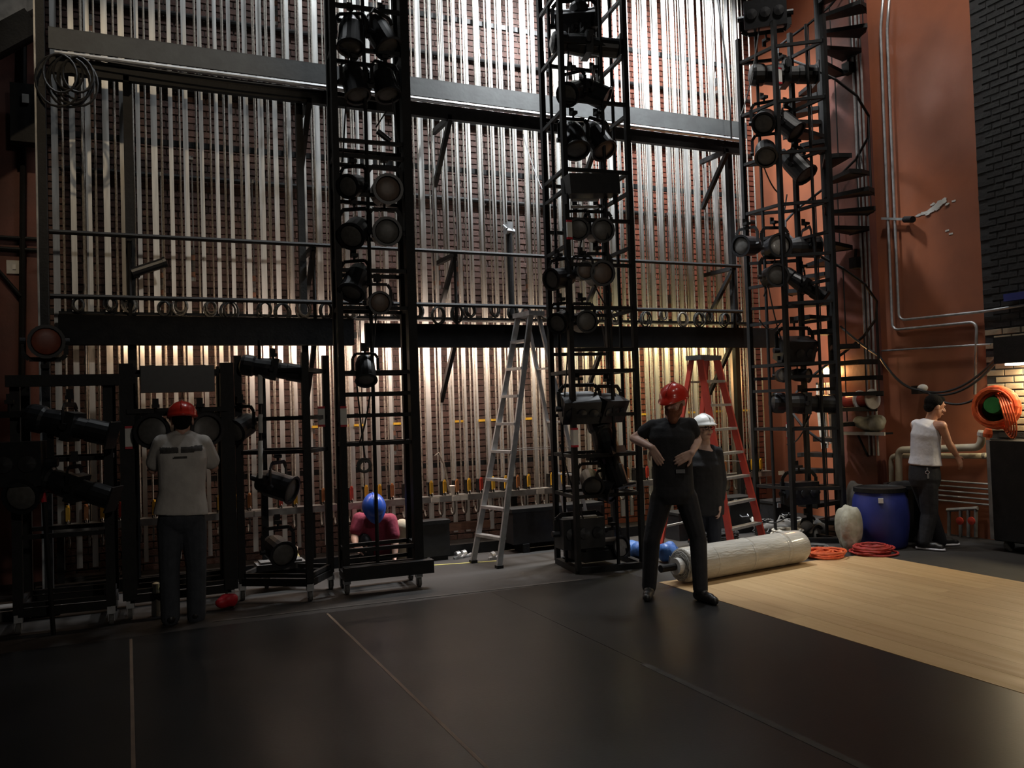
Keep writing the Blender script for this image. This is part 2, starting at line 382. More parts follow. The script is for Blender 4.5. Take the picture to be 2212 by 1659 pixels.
# ------------------------------------------------------------------ counterweight rigging wall
YT = 9.45
gw = thing('guide_rail_wall', 'wall of close-set pale metal counterweight guide rails in front of brick', 'rigging wall', (3.6, YT, 0))
gm = MB(); gm.box2((-.026, -.004, .2), (.026, 0, 8.2)); gm.box2((-.003, 0, .2), (.003, .042, 8.2)); gm.box2((-.012, .042, .2), (.012, .046, 8.2))
me = bpy.data.meshes.new('guide_rail'); me.from_pydata(gm.v, [], gm.f); me.update(); me.materials.append(MATS['aluminium'])
rails = []
x = -.605
while x < 8.0:
    o = bpy.data.objects.new('guide_rail', me); COL.objects.link(o); o.parent = gw; o.matrix_parent_inverse = xf(gw).inverted()
    o.location = (x+RND.uniform(-.008, .008), YT+RND.uniform(-.006, .006), 0); o.scale = (RND.choice((.8, 1, 1, 1.15)), 1, 1); rails.append(o.location.x); x += .153
for z in (1.0, 2.75, 4.55, 6.4):
    MB().box2((-.68, YT+.05, z-.03), (8.05, YT+.09, z+.03)).build('girt', 'black_steel', gw)
for i in range(0, len(rails), 1):
    if (i*7) % 11 in (0, 1, 2, 5):
        MB().box2((rails[i]+.02, YT-.02, 1.495), (rails[i]+.125, YT-.005, 1.522)).build('yellow_spacer', 'yellow_paint', gw)
# hand lines: one endless rope loop per set
for i, rx in enumerate(rails):
    dx = RND.uniform(.055, .1); b = MB()
    b.tube((rx+dx, 9.27, .5), (rx+dx, 9.27, 8), .0095, 6); b.tube((rx+dx+RND.uniform(-.02, .02), 9.40, .5), (rx+dx, 9.40, 8), .0095, 6)
    b.path([(rx+dx, 9.27+.065-.065*math.cos(t*PI/6), .5-.07*math.sin(t*PI/6)) for t in range(7)], .0095, 6)
    tag(b.build('hand_line', 'rope_pale' if i % 3 else 'rope'), 'pale rope hand line hanging between two of the metal guide rails', 'rope', 'hand lines of the rigging wall')
# counterweight arbors at their different heights, thin dark rods and plates between the rails
for i in range(2, len(rails)-1, 2):
    z0 = RND.choice((.9, 1.0, 1.15, 2.9, 3.1, 5.6, 6.0)); n = RND.randrange(3, 8); ax = rails[i]+.04
    a = thing('counterweight_arbor', 'narrow steel arbor of stacked iron weights riding between guide rails', 'counterweight', (ax, 9.52, z0), group='counterweight arbors')
    MB().box2((ax-.035, 9.53, z0), (ax+.035, 9.6, z0+.04)).build('bottom_plate', 'rail_steel', a)
    MB().box2((ax-.035, 9.53, z0+1.3), (ax+.035, 9.6, z0+1.34)).build('top_plate', 'rail_steel', a)
    for s in (-1, 1): MB().tube((ax+s*.022, 9.565, z0+.04), (ax+s*.022, 9.565, z0+1.3), .008, 6).build('rod', 'rail_steel', a)
    for k in range(n): MB().box2((ax-.034, 9.535, z0+.042+k*.06), (ax+.034, 9.595, z0+.098+k*.06)).build('weight', 'dusty_grey' if k % 3 else 'timber', a)

# locking rail with its rope locks
lr = thing('locking_rail', 'long steel locking rail carrying rope locks with yellow and red handles', 'rail', (3.8, 9.2, 0))
MB().box2((-.7, 9.16, .60), (8.1, 9.165, .665)).box2((-.7, 9.16, .66), (8.1, 9.32, .668)).build('rail_angle', 'rail_steel', lr)
for i in range(8):
    x = -.6+i*1.2; MB().box2((x-.03, 9.24, 0), (x+.03, 9.3, .6)).build('rail_leg', 'black_steel', lr)
for i, rx in enumerate(rails):
    if RND.random() < .1: continue
    lx = rx+.075
    lk = MB().box2((lx-.02, 9.2, .665), (lx+.02, 9.3, .80)).box2((lx-.026, 9.215, .80), (lx+.026, 9.285, .83)).build('rope_lock', 'black_steel', lr)
    hm = ('yellow_paint', 'tan_handle', 'yellow_paint', 'red_paint', 'yellow_paint')[i % 5]
    MB().box2((lx-.018, 9.165, .70), (lx+.018, 9.19, .83)).tube((lx, 9.178, .83), (lx, 9.178, .85), .014, 8).build('lock_handle', hm, lk)
    MB().path(ring((lx, 9.18, .69), .025, 12, (1, .3, 0)), .005, 5, True).build('lock_ring', 'rail_steel', lk)
for px in (985, 1002, 940, 1168, 1640, 1690, 820, 535, 560):
    p = ony(px, 1068, 9.155); MB().box2((p.x-.05, 9.152, .605), (p.x+.05, 9.158, .66)).build('cue_card', 'card', lr)

# ------------------------------------------------------------------ galleries
YG = 8.8
gl = thing('lower_gallery', 'long black steel gallery with two guard rails and a deep fascia', 'gallery', (3.5, YG, 2.36))
MB().box2((-.56, YG, 2.365), (2.2, YG+.06, 2.64)).box2((-.56, YG+.06, 2.365), (2.2, YG+.14, 2.38)).build('fascia', 'matt_black', gl)
MB().box2((2.33, YG+.02, 2.345), (7.95, YG+.08, 2.6)).box2((2.33, YG+.08, 2.345), (7.95, YG+.16, 2.36)).build('fascia', 'matt_black', gl)
for z in (3.405, 2.81): MB().tube((-.62, YG, z), (7.35, YG, z), .022, 8).build('guard_rail', 'black_steel', gl)
for yy in (8.9, 9.04): MB().box2((-.56, yy, 2.66), (7.9, yy+.1, 2.685)).build('walk_plank', 'black_steel', gl)
for x in (.05, 1.8, 3.37, 5.3, 7.25):
    MB().tube((x, YG+.03, 2.6), (x, YG+.03, 3.43), .018, 8).build('stanchion', 'black_steel', gl)
    MB().bar((x, YG, 3.38), (x, 9.42, 3.38), .045, .05).build('bracket_strut', 'black_steel', gl)
    MB().bar((x, YG+.03, 3.36), (x, 9.42, 2.75), .045, .05).build('bracket_brace', 'black_steel', gl)
    MB().bar((x, YG+.1, 2.4), (x, 9.42, 1.75), .045, .05).build('lower_brace', 'black_steel', gl)
ug = thing('upper_gallery', 'grey steel upper gallery edge with a pipe slung below it', 'gallery', (3.5, YG, 4.9))
MB().box2((-.6, YG, 5.12), (7.55, YG+.02, 5.325)).box2((-.6, YG, 5.315), (7.55, YG+.2, 5.325)).build('fascia', 'grey_beam', ug)
MB().box2((-.6, YG+.05, 4.92), (7.5, YG+.12, 5.07)).box2((-.6, YG+.12, 5.05), (7.5, YG+.26, 5.07)).build('channel_beam', 'black_steel', ug)
MB().tube((-.55, YG+.01, 5.085), (7.5, YG+.01, 5.085), .025, 10).build('slung_pipe', 'galv', ug)
for x in (.05, 1.8, 3.37, 5.3, 7.25):
    MB().bar((x, YG+.05, 4.94), (x, 9.42, 4.94), .05, .06).build('bracket_strut', 'black_steel', ug)
    MB().bar((x, YG+.05, 4.92), (x, 9.42, 4.3), .05, .055).build('bracket_brace', 'black_steel', ug)
ph = thing('gallery_post', 'black steel post carrying the galleries beside the dark red wall', 'post', (-.68, YG, 0))
MB().box2((-.70, YG-.05, 0), (-.63, YG+.06, 9)).build('web', 'black_steel', ph); MB().box2((-.715, YG-.06, 0), (-.70, YG+.08, 9)).build('flange', 'rail_steel', ph)
ph = thing('gallery_post', 'slim black post with a bracketed black tube between the two galleries', 'post', (.1, 8.9, 2.36))
MB().box2((.02, 8.93, 0), (.10, 9.0, 5.0)).build('shaft', 'black_steel', ph)
p = ony(285, 590, 8.85); q = ony(352, 568, 8.85)
MB().tube((.06, 8.93, p.z-.02), (.12, 8.83, p.z-.02), .03, 8).build('bracket', 'black_steel', ph)
MB().tube(p, q, .05, 12).tube(q, q+(q-p)*.1, .058, 12).build('tube', 'lamp_black', ph)
for (x, z1, lb) in ((1.72, 5.0, 'slim black post beside the narrow wheeled tower'), (7.4, 5.0, 'slim black post beside the tower next to the spiral stair')):
    ph = thing('gallery_post', lb, 'post', (x, 9.0, 0))
    MB().box2((x-.035, 8.98, 0), (x+.035, 9.05, z1)).build('shaft', 'black_steel', ph); MB().box2((x-.07, 8.95, 0), (x+.07, 9.08, .015)).build('base_plate', 'black_steel', ph)
sp = thing('standpipe', 'dark standpipe with a clamp on its top standing on the lower gallery', 'pipe', (ony(1108, 690, 8.98).x, 8.98, 2.685))
a = ony(1100, 500, 8.98)
MB().tube((a.x, 8.98, 2.685), (a.x, 8.98, a.z), .035, 10).build('pipe', 'black_steel', sp)
MB().tube((a.x-.06, 8.96, a.z), (a.x+.06, 9, a.z), .04, 10).box((a.x, 8.98, a.z+.06), (.07, .06, .1)).build('clamp', 'galv', sp)
MB().tube((a.x-.05, 8.93, a.z+.02), (a.x-.05, 9.03, a.z+.08), .014, 8).build('clamp_bolt', 'galv', sp)

# fluorescent battens under the lower gallery, high-bay lamps above
for (x, e, c) in BATTENS:
    t = thing('fluorescent_batten', 'fluorescent batten hung behind the lower gallery fascia', 'lamp', (x, 9.0, 2.45), group='battens under the gallery')
    MB().box2((x-.6, 9.09, 2.46), (x+.6, 9.17, 2.53)).build('housing', 'white_paint', t)
    MB().tube((x-.55, 9.13, 2.44), (x+.55, 9.13, 2.44), .012, 8).build('tube', 'tube_glow', t)
    for s in (-.5, .5): MB().tube((x+s, 9.1, 2.53), (x+s, 9.1, 2.66), .006, 6).build('hanger', 'black_steel', t)
for (p, e) in HIGHBAYS:
    t = thing('high_bay_lamp', 'high-bay work lamp hung above the upper gallery', 'lamp', p, group='high-bay lamps in the fly loft')
    MB().lathe([(.08, .3), (.1, .12), (.3, .03), (.3, .06), (.1, .3), (.06, .42)], p, (0, 0, 1), 20).build('shade', 'grey_beam', t)
    MB().tube((p[0], p[1], p[2]+.42), (p[0], p[1], 10.4), .012, 6).build('stem', 'black_steel', t)
for i, (p, a, e, sp_) in enumerate(STAGE_LAMPS+[((6.9, 5.6, 9.3), (8.8, 7.6, 4.2), 0, 0), ((2.5, -5.5, 5.2), (3.2, 7, 1.3), 0, 0)]):
    p = V(p); t = thing('stage_flood', ('stage work lamp hung above the wood-look floor', 'stage work lamp hung above the black vinyl floor', 'loft lamp aimed at the orange wall', 'house lamp hung out over the auditorium side')[i], 'lamp', p)
    d = (V(a)-p).normalized(); MB().lathe([(.12, -.5), (.16, -.45), (.4, -.02), (.42, -.02), (.18, -.5)], p, d, 20).build('shade', 'lamp_black', t)
    MB().tube(p-d*.5, (p-d*.5)+V((0, 0, 1.2)), .02, 8).build('stem', 'black_steel', t)

# rope coils and clutter along the lower gallery
for i in range(34):
    x = -.4+i*.235+RND.uniform(-.06, .06)
    if x > 7.5: break
    z = 2.80+RND.uniform(-.02, .03); r = RND.uniform(.06, .1); b = MB()
    for k in range(4):
        rr = r*RND.uniform(.8, 1.1); cx = x+RND.uniform(-.02, .02); yy = YG+.035+k*.012
        b.path([(cx+rr*.75*math.sin(t*PI/7), yy, z-rr*.95+rr*math.cos(t*PI/7)) for t in range(14)], .009, 5, True)
    tag(b.build('rope_coil', RND.choice(('dark_rope', 'rope', 'dark_rope'))), 'coil of dark rope hung over the lower guard rail of the gallery', 'rope', 'rope coils on the gallery rail')
# cable coil hung at the end of the upper gallery
b = MB(); c = ony(150, 178, 8.72)
for k in range(9):
    r = .2+RND.uniform(-.05, .04); dx = RND.uniform(-.1, .1); q = ony(150, 125, 8.72)
    b.path([(c.x+dx+r*.8*math.sin(t*PI/10), 8.72-.008*k, q.z-r*1.05+r*1.05*math.cos(t*PI/10)) for t in range(20)], .011, 6, True)
b.build('cable_coil', 'cable')
tag(bpy.data.objects['cable_coil'], 'loose coils of black cable hung from the end of the upper gallery', 'cable')
tag(MB().path(sag(ony(160, 120, 8.76), ony(700, 195, 8.76), .03, 14), .008, 5).build('gallery_cable', 'cable'), 'thin black cable tied along the slung pipe of the upper gallery', 'cable')
tag(MB().path(sag(ony(1130, 290, 8.86), ony(1190, 440, 7.98), .1, 10), .006, 5).build('drop_cable', 'cable'), 'thin cable drooping from the upper gallery to the box tower', 'cable')
tag(MB().path([ony(1551, 0, 8.6), ony(1568, 130, 8.62), ony(1578, 250, 8.65), (ony(1580, 300, 8.7))], .012, 6).build('lift_line', 'cable'), 'dark line slanting down to the end of the upper gallery', 'rope')

# red wall at the rigging's end: conduit, switch plate, tilted hung panel
e = thing('wall_conduit', 'dark pipework on the red wall at the rigging end', 'pipe', (-1.2, 10.1, 0))
MB().tube(ony(52, 0, 10.08), ony(45, 1100, 10.08), .03, 8).build('riser', 'black_steel', e)
for y in (513, 537): MB().tube(ony(-120, y-7, 10.08), ony(80, y+4, 10.08), .022, 8).build('level_pipe', 'black_steel', e)
MB().tube(ony(-60, 520, 10.06), ony(45, 640, 10.06), .02, 8).build('slant_pipe', 'black_steel', e)
p = ony(31, 577, 10.12); t = thing('switch_plate', 'square white switch plate on the dark red wall', 'switch', (p.x, 10.12, p.z-.065))
MB().box(p, (.14, .02, .14)).build('plate', 'white_paint', t); MB().box(p+V((0, -.014, 0)), (.03, .012, .05)).build('rocker', 'card', t)
p = ony(58, 250, 9.9); t = thing('bracket_box', 'dark junction box with a pale tag on the red wall', 'box', p)
MB().box(p, (.28, .2, .6)).build('body', 'black_steel', t); MB().box(p+V((0, -.11, .14)), (.06, .02, .09)).build('pale_tag', 'white_paint', t)
p = ony(-30, 50, 9.3); R = M4.Rotation(math.radians(-38), 3, 'Y') @ M4.Rotation(math.radians(14), 3, 'X')
t = thing('hung_cabinet', 'tilted grey cabinet hung high beside the red wall', 'loudspeaker', p)
MB().box(p+V((-.12, 0, .18)), (.95, .5, .62), R).build('cabinet', 'rail_steel', t)
MB().box(p+V((-.02, -.02, -.27)), (1.0, .52, .22), R).build('dark_base', 'black_steel', t)
MB().tube(p+V((-.1, 0, .3)), p+V((-.1, 0, 3.5)), .012, 6).build('hanging_wire', 'black_steel', t)
# ------------------------------------------------------------------ lanterns
def frame3(d, up=(0,0,1)):
    d = V(d).normalized(); u = V(up)
    if abs(d.dot(u)) > .95: u = V((0, 1, 0))
    s = d.cross(u).normalized(); return s, d, s.cross(d)
def lantern(kind, hang, aim, label, group=None, k=1., drop=.26, lens='lens_glass', over=False):
    """hang: point on the pipe the clamp grips; aim: way the lens faces; over: stands above its pipe"""
    hang = V(hang); sg = 1 if over else -1
    s, d, u = frame3(aim); c = hang+V((0, 0, sg*drop*k))
    t = thing({'par': 'par_lantern', 'profile': 'profile_lantern', 'box': 'led_wash_lantern'}[kind], label, 'stage light', c-V((0, 0, .12*k)), group=group)
    if kind == 'par':
        r = .105*k; L = .3*k
        b = MB().lathe([(r*.35, -L*.62), (r*.75, -L*.56), (r*.98, -L*.3), (r, L*.36), (r*1.1, L*.37), (r*1.1, L*.42), (r*.9, L*.42), (r*.9, L*.33)], c, d, 18).build('can', 'lamp_black', t, smooth=False)
        MB().lathe([(r*.89, L*.345), (r*.8, L*.365), (r*.4, L*.385), (.004, L*.39)], c, d, 18).build('lens', lens, b, smooth=True)
        MB().tube(c-d*L*.62, c-d*L*.8, r*.22, 8).build('cable_gland', 'lamp_black', b)
        w = r*1.22
    elif kind == 'profile':
        r = .085*k; L = .6*k
        b = MB().lathe([(r*.5, -L*.5), (r*1.0, -L*.47), (r*1.12, -L*.42), (r*1.12, -L*.3), (r*.95, -L*.27), (r*1.1, -L*.1), (r*1.1, -L*.02), (r*.8, 0)], c, d, 16).box(c+d*L*.0, (.001, .001, .001)).build('lamp_house', 'lamp_black', t)
        R = M4((s, d, u)).transposed()
        MB().box(c+d*L*.03, (r*2.3, L*.1, r*2.3), R).build('gate', 'lamp_black', b)
        bl = MB().lathe([(r*.85, L*.06), (r*.85, L*.2), (r*.95, L*.21), (r*.95, L*.46), (r*.8, L*.46), (r*.8, L*.4)], c, d, 16).build('barrel', 'lamp_black', t)
        MB().lathe([(r*.8, L*.41), (r*.5, L*.425), (.004, L*.43)], c, d, 16).build('lens', lens, bl, smooth=True)
        MB().box(c+d*L*.475, (r*2.2, L*.02, r*2.2), R).build('gel_frame', 'lamp_black', bl)
        for q in (-1, 1): MB().box(c+d*L*.03+s*q*r*1.35, (r*.5, L*.015, r*.5), R).build('shutter_blade', 'black_steel', b)
        w = r*1.3
    else:
        R = M4((s, d, u)).transposed(); a = .30*k; h = .2*k
        b = MB().box(c, (a, .16*k, h), R).box(c-d*.1*k, (a*.8, .06*k, h*.8), R).build('body', 'lamp_black', t)
        for i in (-1, 0, 1):
            MB().lathe([(.04*k, .082*k), (.038*k, .09*k), (.004, .096*k)], c+s*i*.095*k, d, 12).build('lens', 'lens_dark', b)
        w = a*.56
    # yoke and clamp
    hs = V((s.x, s.y, 0)).normalized() if abs(s.z) < .9 else s
    top = hang+V((0, 0, sg*.075*k)); pts = [c+hs*w, c+hs*w+(top-c)*.75, c+hs*w*.75+(top-c), c-hs*w*.75+(top-c), c-hs*w+(top-c)*.75, c-hs*w]
    y = MB(); 
    for p, q in zip(pts, pts[1:]): y.bar(p, q, .03*k, .008*k, up=d)
    y = y.build('yoke', 'black_steel', t)
    for q in (-1, 1): MB().tube(c+hs*q*w*.9, c+hs*q*w*1.18, .022*k, 8).build('yoke_knob', 'lamp_black', y)
    MB().tube(top+V((0, 0, -sg*.01)), hang+V((0, 0, sg*.028)), .012, 8).box(hang+V((0, 0, sg*.03)), (.06, .075, .03)).box(hang+V((0, .036, 0)), (.05, .016, .07)).build('clamp', 'black_steel', t)
    return t
def tail(t0, t1, label, s=.15, r=.008, group=None):
    p, q = V(t0), V(t1)
    tag(MB().path(sag(p, q, s, 12), r, 6).build('lamp_cable', 'cable'), label, 'cable', 'cables: '+label)

# ------------------------------------------------------------------ towers
def tower(label, corners, z1, side, cross, pw=.05, base=True, casters=False, mids=(), extra=(), name='lighting_tower'):
    """corners: front-left, front-right, back-right, back-left (x, y); side / cross: rail heights"""
    P = [V((x, y, 0)) for x, y in corners]; c = sum(P, V())/4
    t = thing(name, label, 'lighting tower', c); z0 = .13 if casters else .0
    for p in P: MB().box2((p.x-pw/2, p.y-pw/2, z0+.03), (p.x+pw/2, p.y+pw/2, z1)).build('post', 'black_steel', t)
    for (i, f) in mids:
        p = P[i].lerp(P[(i+1) % 4], f); MB().tube((p.x, p.y, z0+.05), (p.x, p.y, z1), .018, 8).build('inner_post', 'black_steel', t)
    up = V((0, 0, 1))
    for i in range(4):
        a, b = P[i], P[(i+1) % 4]
        for z in (cross if i % 2 == 0 else side):
            MB().bar(a+up*z, b+up*z, .035, .035).build('rail', 'black_steel', t)
        if base: MB().bar(a+up*(z0+.03), b+up*(z0+.03), .06, .06).build('base_rail', 'black_steel', t)
    if casters:
        for p in P:
            k = MB().box2((p.x-.03, p.y-.03, .09), (p.x+.03, p.y+.03, .15)).box((p.x-.022, p.y, .07), (.006, .03, .08)).box((p.x+.022, p.y, .07), (.006, .03, .08)).build('caster', 'galv', t)
            MB().tube((p.x-.016, p.y, .045), (p.x+.016, p.y, .045), .045, 14).build('wheel', 'dusty_grey', k)
    for (p, q, r) in extra: MB().tube(p, q, r, 8).build('brace', 'black_steel', t)
    return t
def rail_tag(p, label):
    """white tape label with red ends on a post"""
    p = V(p); t = thing('tape_tag', label, 'tape', p)
    MB().box(p, (.055, .055, .15)).build('white_band', 'card', t)
    for s in (-1, 1): MB().box(p+V((0, 0, s*.085)), (.056, .056, .02)).build('red_band', 'bright_red', t)

# tall narrow wheeled tower behind the crouching worker
YC = 7.72
cz = [.25, .39, 1.36, 1.62, 1.82, 2.02, 2.62, 2.97, 3.33, 3.68, 4.04, 4.18, 4.72, 5.05, 5.45, 5.85, 6.2]
TC = tower('tall narrow black lighting tower on casters, standing before the crouching worker',
      ((1.80, YC), (2.47, YC-.05), (2.50, YC+.3), (1.83, YC+.3)), 6.8, (.39, 1.36, 2.62, 4.04, 5.05, 6.2), cz, .055, casters=True, mids=((0, .43),))
MB().bar((1.75, YC-.1, .2), (2.58, YC-.14, .2), .1, .12).build('front_skid', 'black_steel', TC)
MB().bar((2.47, YC-.05, .15), (2.47, YC-.05, 6.8), .085, .085).build('main_post', 'black_steel', TC)
LC = 'black par lantern on the tall narrow wheeled tower'
def C(px, py): return ony(px, py, YC-.02)
G = 'lanterns on the narrow wheeled tower'
lb = {1: 'black par lantern pointing down, high on the narrow wheeled tower', 2: 'glossy black par lantern pointing down, level with the upper gallery on the narrow tower',
      3: 'dark-lensed par lantern beside a brown-lensed one on the narrow tower', 4: 'dark par lantern just above the upper guard rail on the narrow tower'}
for (px, py, aim, lab, le, k) in (
    (757, 10, (-.15, -.35, -1), lb[1], 'lens_glass', 1.15), (823, 10, (.35, -.5, -1), lb[1], 'lens_glass', 1.2),
    (765, 118, (.1, -.4, -1), lb[2], 'lens_glass', 1.1), (830, 118, (.1, -.4, -1), lb[2], 'lens_glass', 1.1),
    (762, 342, (-.6, -.7, -.25), lb[3], 'lens_glass', 1.0), (830, 340, (-.1, -1, -.08), 'par lantern with a dull brown round lens on the narrow wheeled tower', 'lens_warm', 1.25),
    (765, 432, (-.5, -.8, -.5), lb[4], 'lens_glass', 1.15), (830, 432, (-.15, -1, -.12), 'par lantern with a dull grey round lens above the upper guard rail', 'lens_glass', 1.2),
    (765, 545, (-.4, -.5, -.75), 'par lantern aimed down below the upper guard rail on the narrow tower', 'lens_glass', 1.1),
    (815, 598, (-.1, -1, -.1), 'par lantern with a brown lens level with the rope coils on the narrow tower', 'lens_warm', .95),
    (788, 748, (-.1, -.6, -.8), 'small black par lantern below the gallery fascia on the narrow tower', 'lens_glass', .9)):
    lantern('par', C(px, py), aim, lab, G, k, lens=le)
for i, (a, b) in enumerate((((757, 45), (740, 350)), ((823, 60), (865, 330)), ((835, 240), (812, 275)), ((815, 640), (800, 820)), ((770, 820), (790, 1000)), ((800, 850), (775, 960)))):
    tail(C(*a), C(*b), 'black lamp cable looping down the narrow wheeled tower', .0 if i < 3 else .05)
d = tag(MB().tube(C(815, 283), C(843, 305), .028, 10).build('dangling_connector', 'lamp_black'), 'black connector dangling on a cable in the narrow tower', 'connector')
b = MB(); c = C(787, 1005); b.path(ring(c, .06, 16, (0, 1, 0)), .014, 6, True); b.path(ring(c+V((0, -.02, -.01)), .052, 16, (.1, 1, 0)), .012, 6, True)
tag(b.build('tape_roll', 'dusty_grey'), 'grey roll of tape hung on the narrow wheeled tower', 'tape roll')
rail_tag(C(741, 900)+V((0, 0, 0)), 'white tape label with red ends on the narrow wheeled tower post')

# box tower between the grey stepladder and the man in black
FLd, FRd, BRd, BLd = (4.0, 7.35), (4.70, 7.28), (4.78, 7.93), (4.10, 7.98)
dz = [.75, 1.15, 1.99, 2.6, 3.24, 3.8, 4.0, 4.59, 5.22, 5.81]
TD = tower('tall black box tower packed with stage lights, beside the grey stepladder', (FLd, FRd, BRd, BLd), 6.7, dz, [.75, 1.15, 1.55, 1.99, 2.2, 2.62, 3.05, 3.5, 4.0, 4.7, 5.3, 5.9], .05,
      mids=((3, .45), (1, .5), (0, .62)))
def D(px, py, Y=7.42): return ony(px, py, Y)
G = 'lanterns on the box tower'
lantern('profile', D(1262, 8, 7.6), (.2, -.2, -1), 'profile lantern pointing down at the top of the box tower', G, 1.0)
lantern('box', D(1240, -20, 7.7), (-.4, -.7, -.6), 'black wash light against the glare at the top of the box tower', G, 1.4)
lantern('profile', D(1262, 58), (1, -.25, -.05), 'long profile lantern lying level near the top of the box tower', G, 1.2, drop=.16)
lantern('par', D(1235, 140), (-.7, -.5, -.4), 'par lantern turned away above the upper gallery on the box tower', G, 1.1)
lantern('par', D(1282, 140), (.7, -.5, -.5), 'par lantern turned to the stair above the upper gallery on the box tower', G, 1.15)
lantern('par', D(1238, 238), (-.1, -.5, -.8), 'shiny par lantern below the upper gallery on the box tower', G, 1.2)
lantern('par', D(1290, 240), (.15, -.55, -.8), 'par lantern with bright chrome rim below the upper gallery on the box tower', G, 1.2, lens='lens_warm')
t = thing('strip_light', 'wide flat black strip light with gleaming bars across the box tower', 'stage light', D(1275, 425))
p, q = D(1222, 402, 7.3), D(1328, 402, 7.26)
MB().bar(p, q, .22, .2).build('housing', 'lamp_black', t)
for yy in (432, 447): MB().tube(D(1235, yy, 7.3), D(1292, yy, 7.28), .016, 8).build('bright_bar', 'glint', t)
for qq in (p, q): MB().box(qq+V((0, 0, -.13)), (.02, .06, .1)).build('end_bracket', 'black_steel', t)
for (px, py, aim, lab, le, k) in (
    (1245, 440, (-.4, -.9, -.2), 'dark-lensed par lantern under the strip light on the box tower', 'lens_glass', 1.0), (1291, 440, (-.2, -1, -.1), 'pale round-lensed par lantern under the strip light on the box tower', 'lens_glass', 1.1),
    (1257, 540, (-.2, -1, -.05), 'smaller of two round brown-lensed lanterns below the upper guard rail on the box tower', 'lens_warm', .85), (1290, 530, (-.2, -1, -.05), 'larger of two round brown-lensed lanterns below the upper guard rail on the box tower', 'lens_warm', 1.15),
    (1206, 545, (-1, -.4, -.2), 'par lantern facing the grey stepladder below the upper guard rail on the box tower', 'lens_glass', 1.0),
    (1257, 640, (-.15, -1, -.05), 'round-lensed par lantern level with the rope coils on the box tower', 'lens_glass', 1.0), (1212, 640, (-.8, -.6, -.3), 'par lantern turned aside level with the rope coils on the box tower', 'lens_glass', .95)):
    lantern('par', D(px, py), aim, lab, G, k, lens=le)
lantern('box', D(1250, 812), (-.2, -.8, -.5), 'broad black moving light with a gleaming top below the gallery on the box tower', G, 1.25)
lantern('box', D(1312, 815), (.3, -.8, -.4), 'broad black moving light beside the gleaming one on the box tower', G, 1.2)
lantern('profile', D(1310, 900, 7.45), (.15, -.3, -1), 'fat black profile lantern hanging upright inside the box tower', G, 1.35)
lantern('par', D(1275, 985), (-.3, -.8, -.3), 'par lantern low on the box tower at locking rail height', G, 1.0)
lantern('par', D(1300, 1000), (.5, -.8, -.3), 'par lantern low on the box tower facing the man in black', G, 1.0)
lantern('box', D(1250, 1085, 7.55), (-.1, -1, 0), 'squat black light near the foot of the box tower', G, 1.5, drop=.2)
lantern('par', D(1322, 1125, 7.5), (.25, -1, .15), 'par lantern with a bright glinting lens near the foot of the box tower', G, 1.05, lens='lens_pale')
tag(MB().box((4.35, 7.62, .14), (.5, .45, .1)).box((4.35, 7.62, .2), (.42, .38, .03)).build('ballast_plate', 'black_steel'), 'black ballast slab lying in the foot of the box tower', 'weight')
for i, (a, b) in enumerate((((1230, 60), (1215, 330)), ((1300, 300), (1310, 470)), ((1265, 470), (1225, 640)), ((1230, 700), (1215, 900)), ((1300, 700), (1335, 880)), ((1210, 960), (1260, 1120)), ((1260, 560), (1330, 690)))):
    tail(D(*a), D(*b), 'black lamp cable looping down inside the box tower', .06)
rail_tag(ony(1228, 497, 7.33), 'white tape label with red ends under the strip light')
rail_tag(ony(1241, 945, 7.33), 'white tape label with red ends low on the box tower post')

# turned tower by the spiral stair
F1, F2, B2, B1 = (6.93, 7.55), (7.36, 7.22), (7.35, 7.74), (6.87, 8.1)
ez = [.62, 1.3, 1.75, 2.05, 2.55, 3.0, 3.55, 3.9, 4.5, 5.1, 5.75]
tower('tall black tower turned askew, crowded with lights beside the spiral stair', (F1, F2, B2, B1), 6.05, ez, [.62, 1.3, 1.9, 2.05, 2.75, 3.3, 3.9, 4.5, 5.1, 5.75], .05, mids=((3, .5), (1, .5)))
def E_(px, py, Y=7.7): return ony(px, py, Y)
G = 'lanterns on the turned tower'
lantern('box', E_(1655, 92), (-.6, -.7, -.1), 'squat black moving light standing on top of the turned tower', G, 1.6, over=True, drop=.2)
lantern('profile', E_(1690, 118), (1, -.5, -.04), 'long profile lantern with a red-ended label beside it on the turned tower', G, 1.35, drop=.18)
lantern('par', E_(1650, 205), (-.7, -.6, -.5), 'shiny par lantern just above the upper gallery end on the turned tower', G, 1.2)
lantern('par', E_(1700, 215), (.3, -.6, -.7), 'dull par lantern just above the upper gallery end on the turned tower', G, 1.2)
lantern('par', E_(1652, 275), (-.5, -.6, -.6), 'shiny par lantern just below the upper gallery end on the turned tower', G, 1.15)
lantern('par', E_(1722, 300), (.2, -.6, -.8), 'black par lantern pointing down near the stair treads on the turned tower', G, 1.3)
lantern('par', E_(1672, 475), (-.35, -1, -.02), 'par lantern with a pale round lens above the upper guard rail on the turned tower', G, 1.25, lens='lens_pale')
lantern('par', E_(1740, 478), (1, -.4, -.05), 'black par lantern aimed at the stair above the upper guard rail', G, 1.2)
lantern('par', E_(1612, 478), (-1, -.3, -.1), 'black par lantern aimed along the upper guard rail', G, 1.1)
lantern('par', E_(1668, 540), (-.4, -1, -.05), 'par lantern with a dull pale lens below the upper guard rail on the turned tower', G, 1.2, lens='lens_glass')
lantern('profile', E_(1735, 570), (.5, -.6, -.6), 'profile lantern aimed down beside the stair on the turned tower', G, 1.0)
lantern('box', E_(1715, 690), (-.2, -.9, -.4), 'dark wash light in front of the gallery fascia on the turned tower', G, 1.4)
